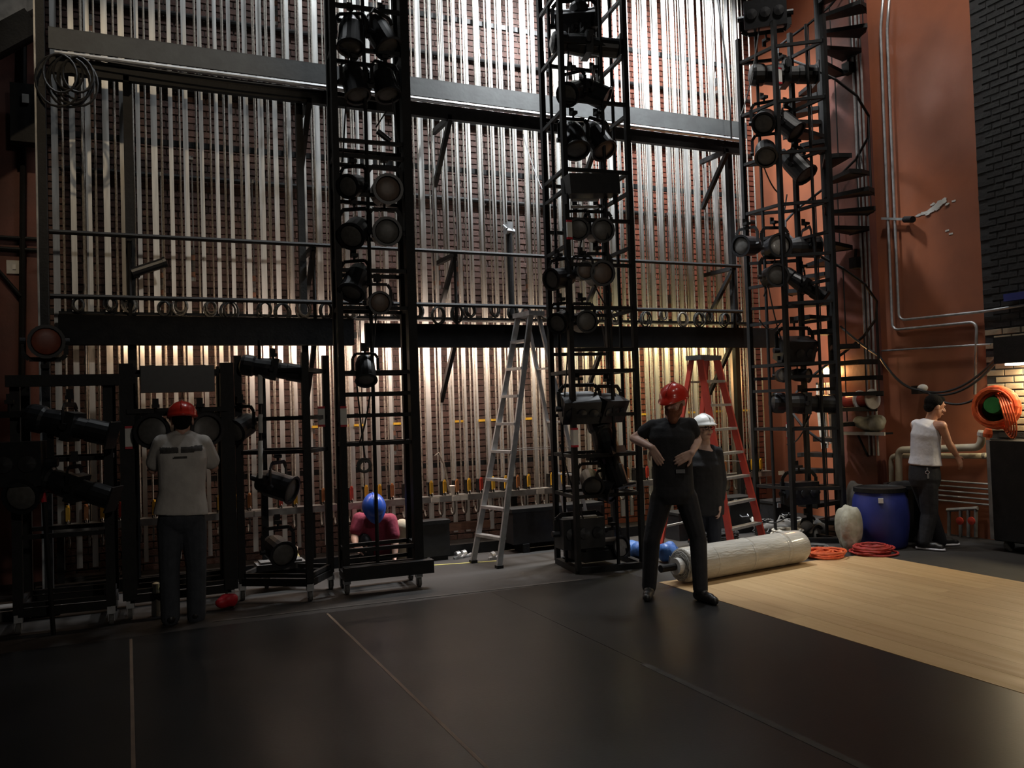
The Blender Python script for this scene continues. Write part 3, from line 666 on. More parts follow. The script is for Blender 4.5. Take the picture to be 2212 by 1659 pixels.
lantern('par', E_(1688, 775), (-.5, -.9, 0), 'small par lantern with a bright rim under the fascia on the turned tower', G, .75, lens='lens_pale')
lantern('par', E_(1730, 775), (.3, -.9, -.1), 'small round black lantern under the fascia on the turned tower', G, .75)
lantern('profile', E_(1732, 838), (1, -.4, -.06), 'long black profile lantern level with the hose reel on the turned tower', G, 1.3, drop=.14)
lantern('box', E_(1725, 1002), (-.2, -1, 0), 'squat black light at locking rail height on the turned tower', G, 1.3)
lantern('par', E_(1745, 1105, 7.75), (.2, -1, .1), 'par lantern with a bright glinting lens near the foot of the turned tower', G, 1.1, lens='lens_pale')
for i, (a, b) in enumerate((((1640, 60), (1600, 250)), ((1640, 330), (1690, 420)), ((1700, 420), (1650, 640)), ((1660, 620), (1700, 760)), ((1640, 690), (1690, 690)), ((1755, 880), (1700, 960)), ((1640, 1120), (1720, 1090)))):
    tail(E_(*a), E_(*b), 'black lamp cable looping down the turned tower', .12)
rail_tag(ony(1682, 165, 7.6), 'white tape label with red ends near the top of the turned tower')
rail_tag(ony(1693, 528, 7.6), 'white tape label with red ends beside the pale lens on the turned tower')
rail_tag(ony(1706, 930, 7.6), 'white tape label with red ends low on the turned tower')

# low rolling carts at the dark end
TA = tower('low black lighting cart with long lanterns beside the dark red wall', ((-.80, 7.72), (-.14, 7.66), (-.12, 8.2), (-.78, 8.26)), 2.02, (.22, 1.35, 1.98), (.22, .75, 1.35, 1.98), .07, casters=True, name='lighting_cart')
MB().bar((-.85, 7.6, 1.98), (-.05, 7.6, 1.98), .09, .09).build('header_bar', 'black_steel', TA)
G = 'lanterns on the low carts'
A = lambda px, py, Y=7.6: ony(px, py, Y)
lantern('par', A(98, 800), (.15, -1, -.1), 'par lantern with a reddish orange lens on top of the cart by the red wall', G, 1.15, lens='lens_amber', over=True, drop=.2)
lantern('profile', A(150, 850, 7.45), (1, -.35, -.28), 'long black profile lantern slanting down, upper one on the cart by the red wall', G, 1.15, drop=.22)
lantern('profile', A(160, 985, 7.45), (1, -.4, -.38), 'long black profile lantern slanting down, lower one on the cart by the red wall', G, 1.1, drop=.22)
lantern('box', A(20, 860), (-.2, -1, 0), 'bulky black light at the outer side of the cart by the red wall', G, 1.7, drop=.3)
lantern('par', A(60, 975), (-.3, -1, -.2), 'dark par lantern under the bulky light on the cart by the red wall', G, 1.2)
TA2 = tower('black goal-shaped lighting cart with a header box, before the worker in grey', ((.0, 7.78), (.80, 7.78), (.82, 8.3), (.02, 8.3)), 2.12, (.22, 1.2, 2.05), (.22, 2.05), .11, casters=True, name='lighting_cart')
t = thing('strip_light', 'long black header box across the top of the goal-shaped cart', 'stage light', (.4, 7.66, 1.88))
MB().box2((.11, 7.55, 1.87), (.68, 7.75, 2.09)).build('housing', 'lamp_black', t)
for s in (.2, .6): MB().box2((s-.02, 7.66, 2.0), (s+.02, 7.74, 2.1)).build('hook', 'black_steel', t)
lantern('par', A(336, 870, 7.7), (-.25, -1, .1), 'par lantern beside the grey-shirted worker head on the goal-shaped cart', G, 1.25, drop=.2)
lantern('par', A(432, 868, 7.7), (.3, -1, .1), 'par lantern beyond the grey-shirted worker head on the goal-shaped cart', G, 1.25, drop=.2)
MB().bar((.0, 7.72, 1.72), (.8, 7.72, 1.72), .04, .04).build('lamp_bar', 'black_steel', TA2)
rail_tag(A(278, 945, 7.73), 'white tape label with red ends on the goal-shaped cart post')
TB = tower('low black lighting cart with a white taped pole, beside the tall narrow tower', ((.92, 8.0), (1.45, 7.63), (1.72, 8.03), (1.19, 8.42)), 2.2, (.22, 1.32, 1.62, 2.05), (.22, 1.32, 1.62, 2.05), .06, casters=True, name='lighting_cart')
B_ = lambda px, py, Y=7.85: ony(px, py, Y)
t = thing('taped_pole', 'slim pole wrapped in white tape hanging in the low cart', 'pole', B_(563, 1080))
p, q = B_(560, 735), B_(563, 1040); MB().tube(p, q, .014, 8).build('pole', 'black_steel', t)
for (a, b) in ((808, 872), (952, 1033)): MB().tube(B_(562, a), B_(563, b), .022, 10).build('white_wrap', 'card', t)
MB().tube(B_(562.5, 895), B_(562.7, 935), .02, 10).build('label_wrap', 'white_paint', t)
lantern('profile', B_(590, 760), (1, -.3, -.2), 'black profile lantern slanting down at the top of the low cart', G, 1.0, drop=.16)
lantern('par', B_(600, 978), (.8, -.6, -.3), 'black par lantern halfway down the low cart', G, 1.15)
lantern('par', B_(520, 860), (-.6, -.7, -.3), 'black par lantern at the worker side of the low cart', G, 1.0)
lantern('par', B_(600, 1120), (.2, -1, -.2), 'black par lantern near the foot of the low cart', G, 1.1)
rail_tag(ony(694, 900, 7.95), 'white tape label with red ends on the low cart post')

# ------------------------------------------------------------------ spiral stair
SC = V((8.05, 7.95, 0)); va = math.atan2(SC.x, SC.y); RX = V((math.cos(va), -math.sin(va), 0)); AY = V((math.sin(va), math.cos(va), 0))
st = thing('spiral_stair', 'black steel spiral stair winding up a round column beside the orange wall', 'staircase', SC)
MB().tube(SC, SC+V((0, 0, 7.6)), .062, 16).build('column', 'black_steel', st, smooth=False)
MB().lathe([(.2, 0), (.2, .015), (.09, .03), (.07, .08)], SC, (0, 0, 1), 16).build('base_flange', 'black_steel', st)
def pol(th, r, z): return SC+RX*(r*math.cos(th))+AY*(r*math.sin(th))+V((0, 0, z))
RS = .55; rail = []
for k in range(1, 39):
    z = .19*k; th = math.radians((4.09-z)/.19*30); h = math.radians(17)
    b = MB(); a = [pol(th-.9, .07, z), pol(th-h, RS, z), pol(th, RS*1.02, z), pol(th+h, RS, z), pol(th+.9, .07, z)]
    n = 5; b.add([p for p in a]+[p+V((0, 0, -.05)) for p in a], [(0, 1, 2, 3, 4), (9, 8, 7, 6, 5)]+[(i, (i+1) % 5+0, (i+1) % 5+5, i+5)[::-1] for i in range(5)])
    tr = b.build('tread', 'black_steel', st)
    MB().bar(pol(th-h, RS, z-.03), pol(th+h, RS, z-.03), .008, .06).build('tread_lip', 'black_steel', tr)
    MB().tube(pol(th, RS-.02, z), pol(th, RS-.02, z+.9), .008, 6).build('baluster', 'black_steel', st)
    rail.append(pol(th, RS-.02, z+.9))
MB().path(rail, .017, 8).build('handrail', 'black_steel', st)
p = ony(1782, 435, 7.4); t = thing('clip_lamp', 'small chrome clip lamp on the stair column', 'lamp', p)
MB().lathe([(.02, 0), (.05, .05), (.06, .1), (.05, .1)], p, (-.5, -.7, -.3), 12).build('reflector', 'glint', t)
MB().tube(p, SC+V((-.04, 0, p.z)), .012, 6).build('arm', 'black_steel', t)
# ------------------------------------------------------------------ ladders
def ladder(label, fa, fb, ra, rb, top, topw, wdir, nsteps, rail_mat, step_mat, rails=(.07, .028)):
    """fa, fb: front feet; ra, rb: rear feet; top: apex centre; wdir: along the steps"""
    fa, fb, ra, rb, top, wd = [V(q) for q in (fa, fb, ra, rb, top, wdir)]; wd.normalize()
    c = (fa+fb+ra+rb)/4; t = thing('stepladder', label, 'ladder', (c.x, c.y, 0))
    out = ((fa+fb)/2-(ra+rb)/2); out.z = 0; out.normalize()
    fta, ftb = top-wd*topw/2+out*.05, top+wd*topw/2+out*.05; rta, rtb = top-wd*topw*.45-out*.05, top+wd*topw*.45-out*.05
    for a, b in ((fa, fta), (fb, ftb)):
        o = MB().bar(a+V((0, 0, .02)), b, rails[0], rails[1], up=wd).build('front_rail', rail_mat, t); MB().box(a+V((0, 0, .015)), (.07, .07, .03)).build('foot', 'black_steel', o)
    for a, b in ((ra, rta), (rb, rtb)):
        o = MB().bar(a+V((0, 0, .02)), b, rails[0]*.7, rails[1], up=wd).build('rear_rail', rail_mat, t); MB().box(a+V((0, 0, .015)), (.06, .06, .03)).build('foot', 'black_steel', o)
    for i in range(1, nsteps+1):
        f = i/(nsteps+1); MB().bar(fa.lerp(fta, f), fb.lerp(ftb, f), .085, .028).build('step', step_mat, t)
        if i % 2: MB().bar(ra.lerp(rta, f), rb.lerp(rtb, f), .03, .02).build('rear_brace', step_mat, t)
    f = .45
    for a, at, b, bt in ((fa, fta, ra, rta), (fb, ftb, rb, rtb)): MB().bar(a.lerp(at, f), b.lerp(bt, f), .02, .006).build('spreader', step_mat, t)
    MB().bar(top-wd*(topw/2+.04), top+wd*(topw/2+.04), .2, .05).build('top_cap', step_mat if rail_mat == 'galv' else 'dusty_grey', t)
    return t
ladder('tall grey aluminium stepladder standing open beside the box tower', (3.36, 8.52, 0), (3.47, 8.08, 0), (4.62, 8.62, 0), (4.68, 8.2, 0), (4.02, 8.33, 2.66), .26, (.12, -1, 0), 8, 'galv', 'galv', (.06, .026))
ladder('red fibreglass stepladder with grey steps behind the man and woman', (5.86, 7.32, 0), (6.5, 7.56, 0), (5.4, 8.0, 0), (6.0, 8.24, 0), (5.93, 7.78, 2.14), .34, (.94, .35, 0), 7, 'ladder_red', 'aluminium', (.075, .03))

# ------------------------------------------------------------------ the plastic-wrapped roll on the wood floor
a, b_ = V((4.53, 6.42, .17)), V((6.14, 6.62, .17)); d = (b_-a).normalized(); L = (b_-a).length
t = thing('wrapped_roll', 'thick roll of grey vinyl in clear plastic wrap lying on the wood floor', 'floor roll', (5.3, 6.5, .005))
MB().lathe([(.13, .03), (.150, .03), (.157, .05), (.160, .4), (.158, .9), (.161, L-.1), (.156, L-.03), (.14, L), (.05, L)], a, d, 40).build('wrapped_sheet', 'wrap', t, smooth=True)
sp_ = []
for i in range(90):
    r = .045+.0011*i; an = i*.5; x_, y_, _ = basis(d); sp_.append(a+d*(.015-(i % 7)*.002)+(x_*math.cos(an)+y_*math.sin(an))*r)
MB().path(sp_, .006, 5).build('rolled_edge', 'roll_edge', t)
MB().lathe([(.07, -.05), (.075, -.05), (.075, .05), (.03, .05)], a, d, 20).build('inner_core', 'white_paint', t)
MB().tube(a-d*.22, b_+d*.05, .034, 14).build('core_tube', 'black_steel', t)
for i in range(3):
    h = .35+i*.47; MB().lathe([(.1605, h), (.1618, h+.01), (.1605, h+.02+.02*i)], a, d, 40).build('wrap_band', 'white_plastic' if i == 9 else 'wrap', t, smooth=True)

# ------------------------------------------------------------------ lumps, bags, coils
def lump(name, c, size, mt, label, cat, seed=0, n=9, parent=None):
    """soft irregular sack-like body resting on its base"""
    r = random.Random(seed); b = MB(); c = V(c)
    for i in range(n):
        p = V((r.uniform(-.33, .33)*size[0], r.uniform(-.33, .33)*size[1], r.uniform(.28, .62)*size[2]))
        b.ell(c+p, (size[0]*r.uniform(.2, .34), size[1]*r.uniform(.2, .34), size[2]*r.uniform(.26, .38)), nu=12, nv=8)
    o = remesh(b, name, .02, mt, parent, 3)
    return tag(o, label, cat) if parent is None else o
def remesh(mb, name, vox, mt, parent=None, sm=4, local=False, zmin=None):
    me = bpy.data.meshes.new('tmp'); me.from_pydata(mb.v, [], mb.f); me.update()
    o = bpy.data.objects.new('tmp', me); COL.objects.link(o)
    r = o.modifiers.new('r', 'REMESH'); r.mode = 'VOXEL'; r.voxel_size = vox; r.use_smooth_shade = True
    if sm: s = o.modifiers.new('s', 'SMOOTH'); s.factor = .5; s.iterations = sm
    dg = bpy.context.evaluated_depsgraph_get(); dg.update()
    me2 = bpy.data.meshes.new_from_object(o.evaluated_get(dg)); bpy.data.objects.remove(o); bpy.data.meshes.remove(me)
    me2.name = name; me2.materials.clear(); me2.materials.append(MATS[mt])
    if zmin is not None:
        for v in me2.vertices: v.co.z = max(v.co.z, zmin)
    me2.polygons.foreach_set('use_smooth', [True]*len(me2.polygons))
    off = V((0, 0, 0))
    if parent is None:
        lo = [min(v.co[i] for v in me2.vertices) for i in range(3)]; hi = [max(v.co[i] for v in me2.vertices) for i in range(3)]
        off = V(((lo[0]+hi[0])/2, (lo[1]+hi[1])/2, lo[2])); me2.transform(M4.Translation(-off))
    return place(name, me2, parent, local, off)
lump('blue_bag', (4.95, 7.8, -.02), (.26, .36, .22), 'blue_bag', 'crumpled blue plastic bag by the foot of the box tower', 'bag', 3)
lump('blue_bag', (5.1, 7.36, -.02), (.22, .24, .26), 'blue_bag', 'crumpled blue plastic bag behind the boots of the man in black', 'bag', 5)
def coil(c, r, n, mt, label, seed, name='cable_coil'):
    rg = random.Random(seed); b = MB(); c = V(c)
    for k in range(n):
        rr = r*rg.uniform(.65, 1.05); o = V((rg.uniform(-.05, .05), rg.uniform(-.05, .05), .014+.017*(k//3)+rg.uniform(0, .006)))
        b.path([c+o+V((rr*math.cos(q*PI/12), rr*.9*math.sin(q*PI/12), rg.uniform(0, .006))) for q in range(24)], .011, 6, True)
    return tag(b.build(name, mt), label, 'cable')
p = onz(1795, 1205); coil((p.x-.03, p.y+.05, 0), .2, 12, 'orange_cable', 'coil of orange-red cable on the floor beside the wrapped roll', 1)
coil((7.06, 6.56, 0), .19, 16, 'red_cable', 'coil of dark red cable on the floor against the blue drum', 2)

# blue drum and black bin
dc = V((7.52, 6.85, 0)); R_ = .27
t = thing('blue_drum', 'dark blue plastic drum with a black rim standing by the pipes', 'drum', dc)
MB().lathe([(R_*.88, 0), (R_*.97, .03), (R_*1.06, .2), (R_*1.1, .36), (R_*1.04, .52), (R_*.92, .60), (R_*.9, .62)], dc, (0, 0, 1), 36).build('barrel', 'drum_blue', t, smooth=True)
MB().lathe([(R_*.92, .605), (R_*1.0, .605), (R_*1.0, .65), (R_*.9, .655), (R_*.84, .64), (.02, .635)], dc, (0, 0, 1), 36).build('rim_lid', 'black_steel', t)
q = dc+V((-math.sin(.8)*R_*1.03, -math.cos(.8)*R_*1.03, .53)); MB().box(q, (.05, .03, .05), M4.Rotation(-.8, 3, 'Z')).build('bung', 'white_paint', t)
bc = V((8.12, 6.98, 0)); t = thing('black_bin', 'black plastic bin standing behind the blue drum', 'bin', bc)
MB().lathe([(.2, 0), (.21, .02), (.25, .6), (.27, .6), (.27, .64), (.23, .64), (.2, .1), (.02, .08)], bc, (0, 0, 1), 28).build('tub', 'lamp_black', t)
lump('liner_bag', (bc.x, bc.y, .42), (.42, .42, .3), 'black_cotton', '', '', 8, parent=t)
t = thing('yellow_caution_board', 'dull yellow plastic board leaning against the black bin', 'sign board', onz(1985, 1180)+V((0, .1, 0)))
p = onz(1978, 1160); MB().bar((p.x, p.y, .02), (p.x+.05, p.y+.12, .42), .14, .02).build('board', 'olive_sack', t); MB().bar((p.x+.04, p.y+.1, .40), (p.x+.05, p.y+.12, .47), .06, .022).build('handle', 'olive_sack', t)

# junk between the turned tower and the drum
for i, (px, py, sz, mt, lab) in enumerate((
    (1768, 1168, (.4, .3, .26), 'dusty_grey', 'grey dust sheet heaped behind the turned tower'), (1700, 1160, (.42, .35, .2), 'dusty_grey', 'low grey heap of cloth beside the red stepladder'),
    )):
    p = onz(px, py); lump('sack', (p.x+.12, p.y+.25, -.02), sz, mt, lab, 'sack', 20+i)
lump('sack', (7.06, 6.88, -.02), (.26, .26, .56), 'pale_sack', 'tall pale crumpled sack beside the blue drum', 'sack', 33, 16)
lump('sack', (7.78, 7.36, -.02), (.34, .24, .72), 'dusty_grey', 'grey bundled cloth standing behind the blue drum', 'sack', 36, 16)
for i in range(9):
    p = onz(1640+i*17+RND.uniform(-6, 6), 1158+RND.uniform(-14, 12)); rg = random.Random(90+i)
    b = MB(); pts = [V((p.x+rg.uniform(-.18, .18), p.y+.35+rg.uniform(-.18, .18), .02+rg.uniform(0, .16))) for _ in range(6)]
    q = []
    for a, c in zip(pts, pts[1:]): q += sag(a, c, rg.uniform(-.05, .03), 5)[:-1]
    b.path([V((v.x, v.y, max(v.z, .012))) for v in q], .012, 6)
    tag(b.build('loose_cable', ('cable', 'dusty_grey', 'hose_white')[i % 3]), ('loose black cable heaped behind the turned tower foot', 'loose grey cable heaped behind the turned tower foot', 'loose whitish cable heaped behind the turned tower foot')[i % 3], 'cable', 'loose cables by the turned tower')
# road boxes and gear heaped on the floor behind the turned tower and the red ladder
for i, (x, y, sx, sy, sz, lab) in enumerate(((6.2, 8.55, .5, .3, .3, 'low black gear box behind the red stepladder'), (6.95, 8.6, .4, .3, .42, 'black gear box against the rail behind the turned tower'), (7.75, 8.75, .35, .3, .3, 'black gear box in the corner behind the stair'))):
    t = thing('gear_box', lab, 'box', (x, y, 0)); MB().box2((x-sx/2, y-sy/2, 0), (x+sx/2, y+sy/2, sz)).build('body', 'lamp_black', t)
    MB().box2((x-sx/2-.01, y-sy/2-.01, sz), (x+sx/2+.01, y+sy/2+.01, sz+.03)).build('lid', 'black_steel', t)
    for s in (-1, 1): MB().box((x+s*sx*.3, y-sy/2-.012, sz-.02), (.05, .02, .06)).build('latch', 'glint', t)
    MB().path([(x-.06, y-sy/2-.005, sz*.55), (x-.05, y-sy/2-.04, sz*.5), (x+.05, y-sy/2-.04, sz*.5), (x+.06, y-sy/2-.005, sz*.55)], .008, 6).build('handle', 'galv', t)
coil((6.45, 8.3, 0), .2, 14, 'cable', 'coil of black cable on the floor behind the red stepladder', 61)
coil((6.75, 7.0, 0), .17, 9, 'dusty_grey', 'coil of grey cable on the floor behind the wrapped roll', 62)
coil((7.0, 7.75, .06), .16, 10, 'hose_white', 'coil of whitish cable inside the foot of the turned tower', 63)
# shelf with hose reel, wall clutter on the pilaster
p = ony(1870, 938, 7.72); t = thing('wall_shelf', 'white-edged shelf on the pilaster beside the stair', 'shelf', (8.4, 7.6, p.z))
a, c = onx(1818, 943, 8.15), onx(1908, 936, 8.5)
MB().bar((8.52, 8.35, p.z), (8.52, 7.6, p.z), .19, .025).build('board', 'black_steel', t); MB().bar((8.42, 8.3, p.z), (8.42, 7.55, p.z), .02, .04).build('front_edge', 'white_paint', t)
MB().bar((8.45, 8.0, p.z-.02), (8.61, 8.0, p.z-.3), .02, .02).build('bracket', 'black_steel', t)
c1, c2 = onx(1826, 868, 8.5), onx(1885, 862, 8.5)
t = thing('hose_reel', 'dark red hose reel with white flanges on the wall above the shelf', 'hose reel', (c1+c2)/2)
dd = c2-c1; MB().tube(c1+dd*.05, c2-dd*.05, .085, 20).build('hose_drum', 'hose_red', t)
for f in (0, .56, 1): MB().lathe([(.02, -.012), (.125, -.012), (.13, 0), (.125, .012), (.02, .012)], c1.lerp(c2, f), dd, 22).build('flange', 'white_paint', t)
MB().bar(c1+dd*.5, (8.63, (c1+dd*.5).y, (c1.z+c2.z)/2), .05, .05).build('wall_arm', 'black_steel', t)
lump('rope_heap', (8.52, 7.85, p.z+.012), (.18, .5, .26), 'pale_sack', 'heap of greenish grey cord on the white-edged shelf', 'rope', 41)
hp = ony(1778, 872, 8.62); b = MB()
for k in range(12):
    o = V((RND.uniform(-.07, .07), RND.uniform(-.05, .05), 0)); l = RND.uniform(.5, .62)
    b.path([hp+o+V((0, 0, .28)), hp+o*1.2, hp+o*1.1+V((.02, 0, -l*.6)), hp+o*.9+V((.035, 0, -l))], .013, 6)
t = thing('hanging_cord', 'bundle of dirty white cord hanging beside the spiral stair', 'rope', hp)
b.build('cord_bundle', 'hose_white', t); MB().bar(hp+V((-.1, 0, .27)), (8.8, hp.y+.02, hp.z+.27), .03, .03).build('wall_hook', 'black_steel', t)
# orange-lit lamp on the wall behind the stair
p = ony(1782, 803, 8.66); t = thing('bulkhead_lamp', 'small warm lamp glowing on the orange wall behind the stair', 'lamp', p)
MB().lathe([(.06, -.06), (.07, 0), (.075, .05), (.06, .06)], p, (-.3, -1, 0), 14).build('reflector', 'glint', t)
MB().ell(p+V((-.012, -.05, 0)), (.045, .045, .045)).build('bulb', 'lamp_orange', t)
MB().bar(p, (8.8, p.y+.02, p.z), .03, .03).build('arm', 'black_steel', t)
light('bulkhead_glow', 'POINT', p+V((-.05, -.15, 0)), p+V((0, -1, 0)), 14, (1, .5, .18), .05)

# conduits and pipes on the right wall
def conduit(pts, r, mt, label, group=None, name='conduit', cat='conduit', X=8.745):
    P = []
    for q in pts: P.append(onx(q[0], q[1], X))
    out = [P[0]]
    for i in range(1, len(P)-1):
        a = P[i]+(P[i-1]-P[i]).normalized()*.09; c = P[i]+(P[i+1]-P[i]).normalized()*.09
        out += bez(a, a.lerp(P[i], .6), c.lerp(P[i], .6), c, 6)
    out.append(P[-1])
    return tag(MB().path(out, r, 10).build(name, mt, None, smooth=True), label, cat, group)
conduit([(1925, -60), (1916, 63), (1942, 692), (2125, 673), (2240, 655)], .016, 'galv', 'grey conduit turning level to run past the orange panel edge')
conduit([(1912, -60), (1902, 63), (1928, 713), (2110, 695), (2106, 852)], .016, 'galv', 'grey conduit that runs level then drops down the orange panel')
conduit([(1905, 758), (2060, 748), (2140, 744)], .012, 'galv', 'thin level conduit across the orange panel at lamp height')
for i, (x0, x1) in enumerate(((1842, 1869), (1852, 1878), (1862, 1885))):
    a = onx(x0, 120, 8.6); c = onx(x1, 760, 8.6); y = a.y if i == 9 else (a.y+c.y)/2
    tag(MB().tube((8.6, y, .9), (8.6, y, 9), .014, 8).build('conduit', 'galv'), 'slim vertical conduit on the dark pilaster beside the stair', 'conduit', 'conduits on the pilaster')
t = thing('conduit_bracket', 'rusty bracket with a black knob clamping the two conduits', 'bracket', onx(1935, 470, 8.75))
MB().bar(onx(1905, 472, 8.74), onx(1962, 474, 8.74), .03, .03).build('strap', 'rail_steel', t); MB().tube(onx(1955, 474, 8.75), onx(1972, 474, 8.68), .04, 10).build('knob', 'black_steel', t)
for i, (px, py) in enumerate(((1832, 148), (1848, 568))):
    p = onx(px, py, 8.56); t = thing('wall_fixture', ('small black fixture high on the pilaster', 'small black fixture on the pilaster above the gallery level')[i], 'fixture', p)
    MB().box(p, (.1, .12, .14)).build('body', 'black_steel', t); MB().tube(p+V((0, 0, .05)), p+V((.04, .02, .18)), .02, 8).build('stem', 'black_steel', t)
# irregular highlight on the glossy wall, painted as pale flecks and spots
sc = thing('wall_highlight', 'pale irregular highlight painted on the glossy orange wall', 'patch', onx(2020, 450, 8.798))
rg = random.Random(12)
for fi, (x, y, w_, h_) in enumerate(((1984, 465, 9, 3), (1997, 460, 12, 4), (2010, 455, 12, 6), (2021, 447, 11, 8), (2031, 440, 10, 9), (2040, 433, 7, 6), (2016, 441, 6, 3), (2047, 441, 5, 3), (2005, 463, 7, 2))):
    q = []
    for k in range(9):
        t_ = 2*PI*k/9; f_ = rg.uniform(.65, 1.15); q.append(onx(x+w_*f_*math.cos(t_), y-.35*w_*f_*math.cos(t_)+h_*f_*math.sin(t_), 8.797))
    MB().add([v for v in q]+[v+V((-.002-.0013*fi, 0, 0)) for v in q], [tuple(range(9, 18)), tuple(range(8, -1, -1))]+[(i, (i+1) % 9, 9+(i+1) % 9, 9+i) for i in range(9)]).build('highlight_fleck', 'white_paint', sc)
for (x, y) in ((2060, 434), (2046, 498), (2054, 505)): MB().box(onx(x, y, 8.797), (.003, .05, .02)).build('highlight_spot', 'white_paint', sc)
# white lagged pipes
def lag(pts, X, r, label):
    P = [onx(x, y, X) for x, y in pts]; out = [P[0]]
    for i in range(1, len(P)-1):
        a = P[i]+(P[i-1]-P[i]).normalized()*.07; c = P[i]+(P[i+1]-P[i]).normalized()*.07; out += bez(a, a.lerp(P[i], .6), c.lerp(P[i], .6), c, 6)
    out.append(P[-1]); t = thing('lagged_pipe', label, 'pipe', P[0]); MB().path(out, r, 14).build('pipe', 'pipe_cream', t, smooth=True)
    for p, q_ in ((P[0], P[1]), (P[-1], P[-2])):
        dd = (q_-p).normalized(); MB().tube(p+dd*.02, p+dd*.06, r*1.15, 14).build('collar', 'white_paint', t)
    return t
lag([(1943, 1100), (1941, 972), (2118, 966), (2122, 930)], 8.66, .042, 'thick cream lagged pipe bent along the wall behind the man in the white vest')
lag([(1927, 1095), (1925, 985), (2135, 985)], 8.74, .032, 'thinner cream pipe running just below the thick lagged one')
p = onx(2133, 944, 8.62); tag(MB().lathe([(.045, 0), (.05, .04), (.035, .09), (.01, .1)], p, (0, -.2, 1), 14).build('valve_cap', 'orange_cable'), 'orange cap above the end of the cream lagged pipe', 'cap')
for i in range(5):
    z0 = onx(2100, 1042+i*11, 8.7).z
    tag(MB().tube((8.72, 3.0, z0), (8.72, 7.35, z0-.01), .011, 8).build('level_conduit', 'galv' if i == 0 else 'rail_steel'), 'thin level conduit in the bank of five low on the wall', 'conduit', 'bank of low conduits')
t = thing('pipe_stub_bank', 'rusty valves and pipe stubs low on the orange wall', 'pipework', onx(2080, 1165, 8.7))
for x in (2050, 2075, 2092, 2108): MB().tube(onx(x, 1160, 8.7), onx(x, 1100, 8.7), .02, 8).build('stub', 'rail_steel', t)
MB().tube(onx(2046, 1102, 8.7), onx(2112, 1098, 8.7), .022, 8).build('header', 'rail_steel', t)
for x in (2075, 2100): MB().lathe([(.01, 0), (.045, .005), (.045, .02), (.01, .025)], onx(x, 1125, 8.66), (-1, 0, 0), 12).build('valve_wheel', 'red_paint', t)
# lamp box shining on the bare brick
p = onx(2212, 768, 8.72); t = thing('wall_lamp_box', 'black lamp box throwing yellow light down the bare brick', 'lamp', p)
MB().box2((8.42, p.y-.62, p.z-.08), (8.77, p.y+.13, p.z+.2)).build('shroud', 'black_steel', t)
MB().box2((8.48, p.y-.5, p.z-.1), (8.72, p.y+.05, p.z-.082)).build('tube', 'lamp_white', t)
light('wall_lamp_glow', 'AREA', (8.6, p.y-.22, p.z-.11), (8.66, p.y-.22, 0), 20, (1, .82, .5), .5, .2)
tag(MB().box2((8.69, p.y-.9, p.z+.6), (8.76, p.y+.18, p.z+.68)).build('blue_tray', 'drum_blue'), 'blue-grey tray on the dark brick above the lamp box', 'tray')
for k in range(2):
    tag(MB().path(sag((8.6, p.y+.1, p.z+.12-.03*k), onx(1985, 842, 8.55), .2+.03*k, 14), .014, 6).build('slack_cable', 'cable'), 'slack black cable from the lamp box to the hooks above the vest wearer', 'cable', 'pair of slack cables on the wall')
tag(MB().path(sag(onx(1985, 842, 8.55), onx(1900, 770, 8.55), .1, 10)+sag(onx(1900, 770, 8.55), onx(1815, 705, 8.45), .02, 8)[1:], .016, 6).build('slack_cable', 'cable'), 'black cable climbing from the wall hooks to the stair', 'cable')
t = thing('hook_cluster', 'black wall hook hung with cables and a pale tape wad', 'hook', onx(1990, 848, 8.6))
MB().box(onx(1985, 842, 8.7), (.14, .1, .1)).build('hook_plate', 'black_steel', t); MB().ell(onx(1993, 838, 8.6), (.04, .07, .045)).build('tape_wad', 'card', t)
tag(MB().path(sag(onx(2005, 848, 8.55), onx(2110, 860, 8.6), .1, 12), .014, 6).build('slack_cable', 'cable'), 'short black cable sagging from the wall hook to the orange reel', 'cable')
# orange cable on a green reel
rc = onx(2152, 878, 8.42); ax = V((-.80, -.35, .1)).normalized()
t = thing('cable_reel', 'green reel wound with a thick ball of orange cable on the wall', 'cable reel', rc)
b = MB(); rg = random.Random(4)
for k in range(46):
    f = rg.uniform(-1, 1); r = (.17+.05*math.sqrt(max(0, 1-f*f)))*rg.uniform(.9, 1.04); x_, y_, _ = basis(ax+V((rg.uniform(-.2, .2), rg.uniform(-.2, .2), rg.uniform(-.2, .2))))
    c_ = rc+ax*f*.1+V((0, 0, -.01))
    b.path([c_+(x_*math.cos(q*PI/10)+y_*math.sin(q*PI/10))*r for q in range(20)], .013, 5, True)
for k in range(5): 
    r = .19+.02*k; b.path([rc+V((.02*k, -.05, -.07))+V((-.15*math.cos(q*PI/9), -r*.75*math.cos(q*PI/9+.3), r*math.sin(q*PI/9))) for q in range(18)], .010, 5, True)
b.build('cable_winding', 'orange_cable', t)
MB().lathe([(.02, -.16), (.085, -.16), (.085, .16), (.02, .16)], rc, ax, 20).build('hub', 'green_plastic', t)
MB().lathe([(.075, -.12), (.17, -.115), (.17, -.10), (.075, -.10)], rc, ax, 24).build('flange', 'green_plastic', t)
MB().bar(rc, (8.78, rc.y+.05, rc.z), .05, .05).build('wall_arm', 'black_steel', t)
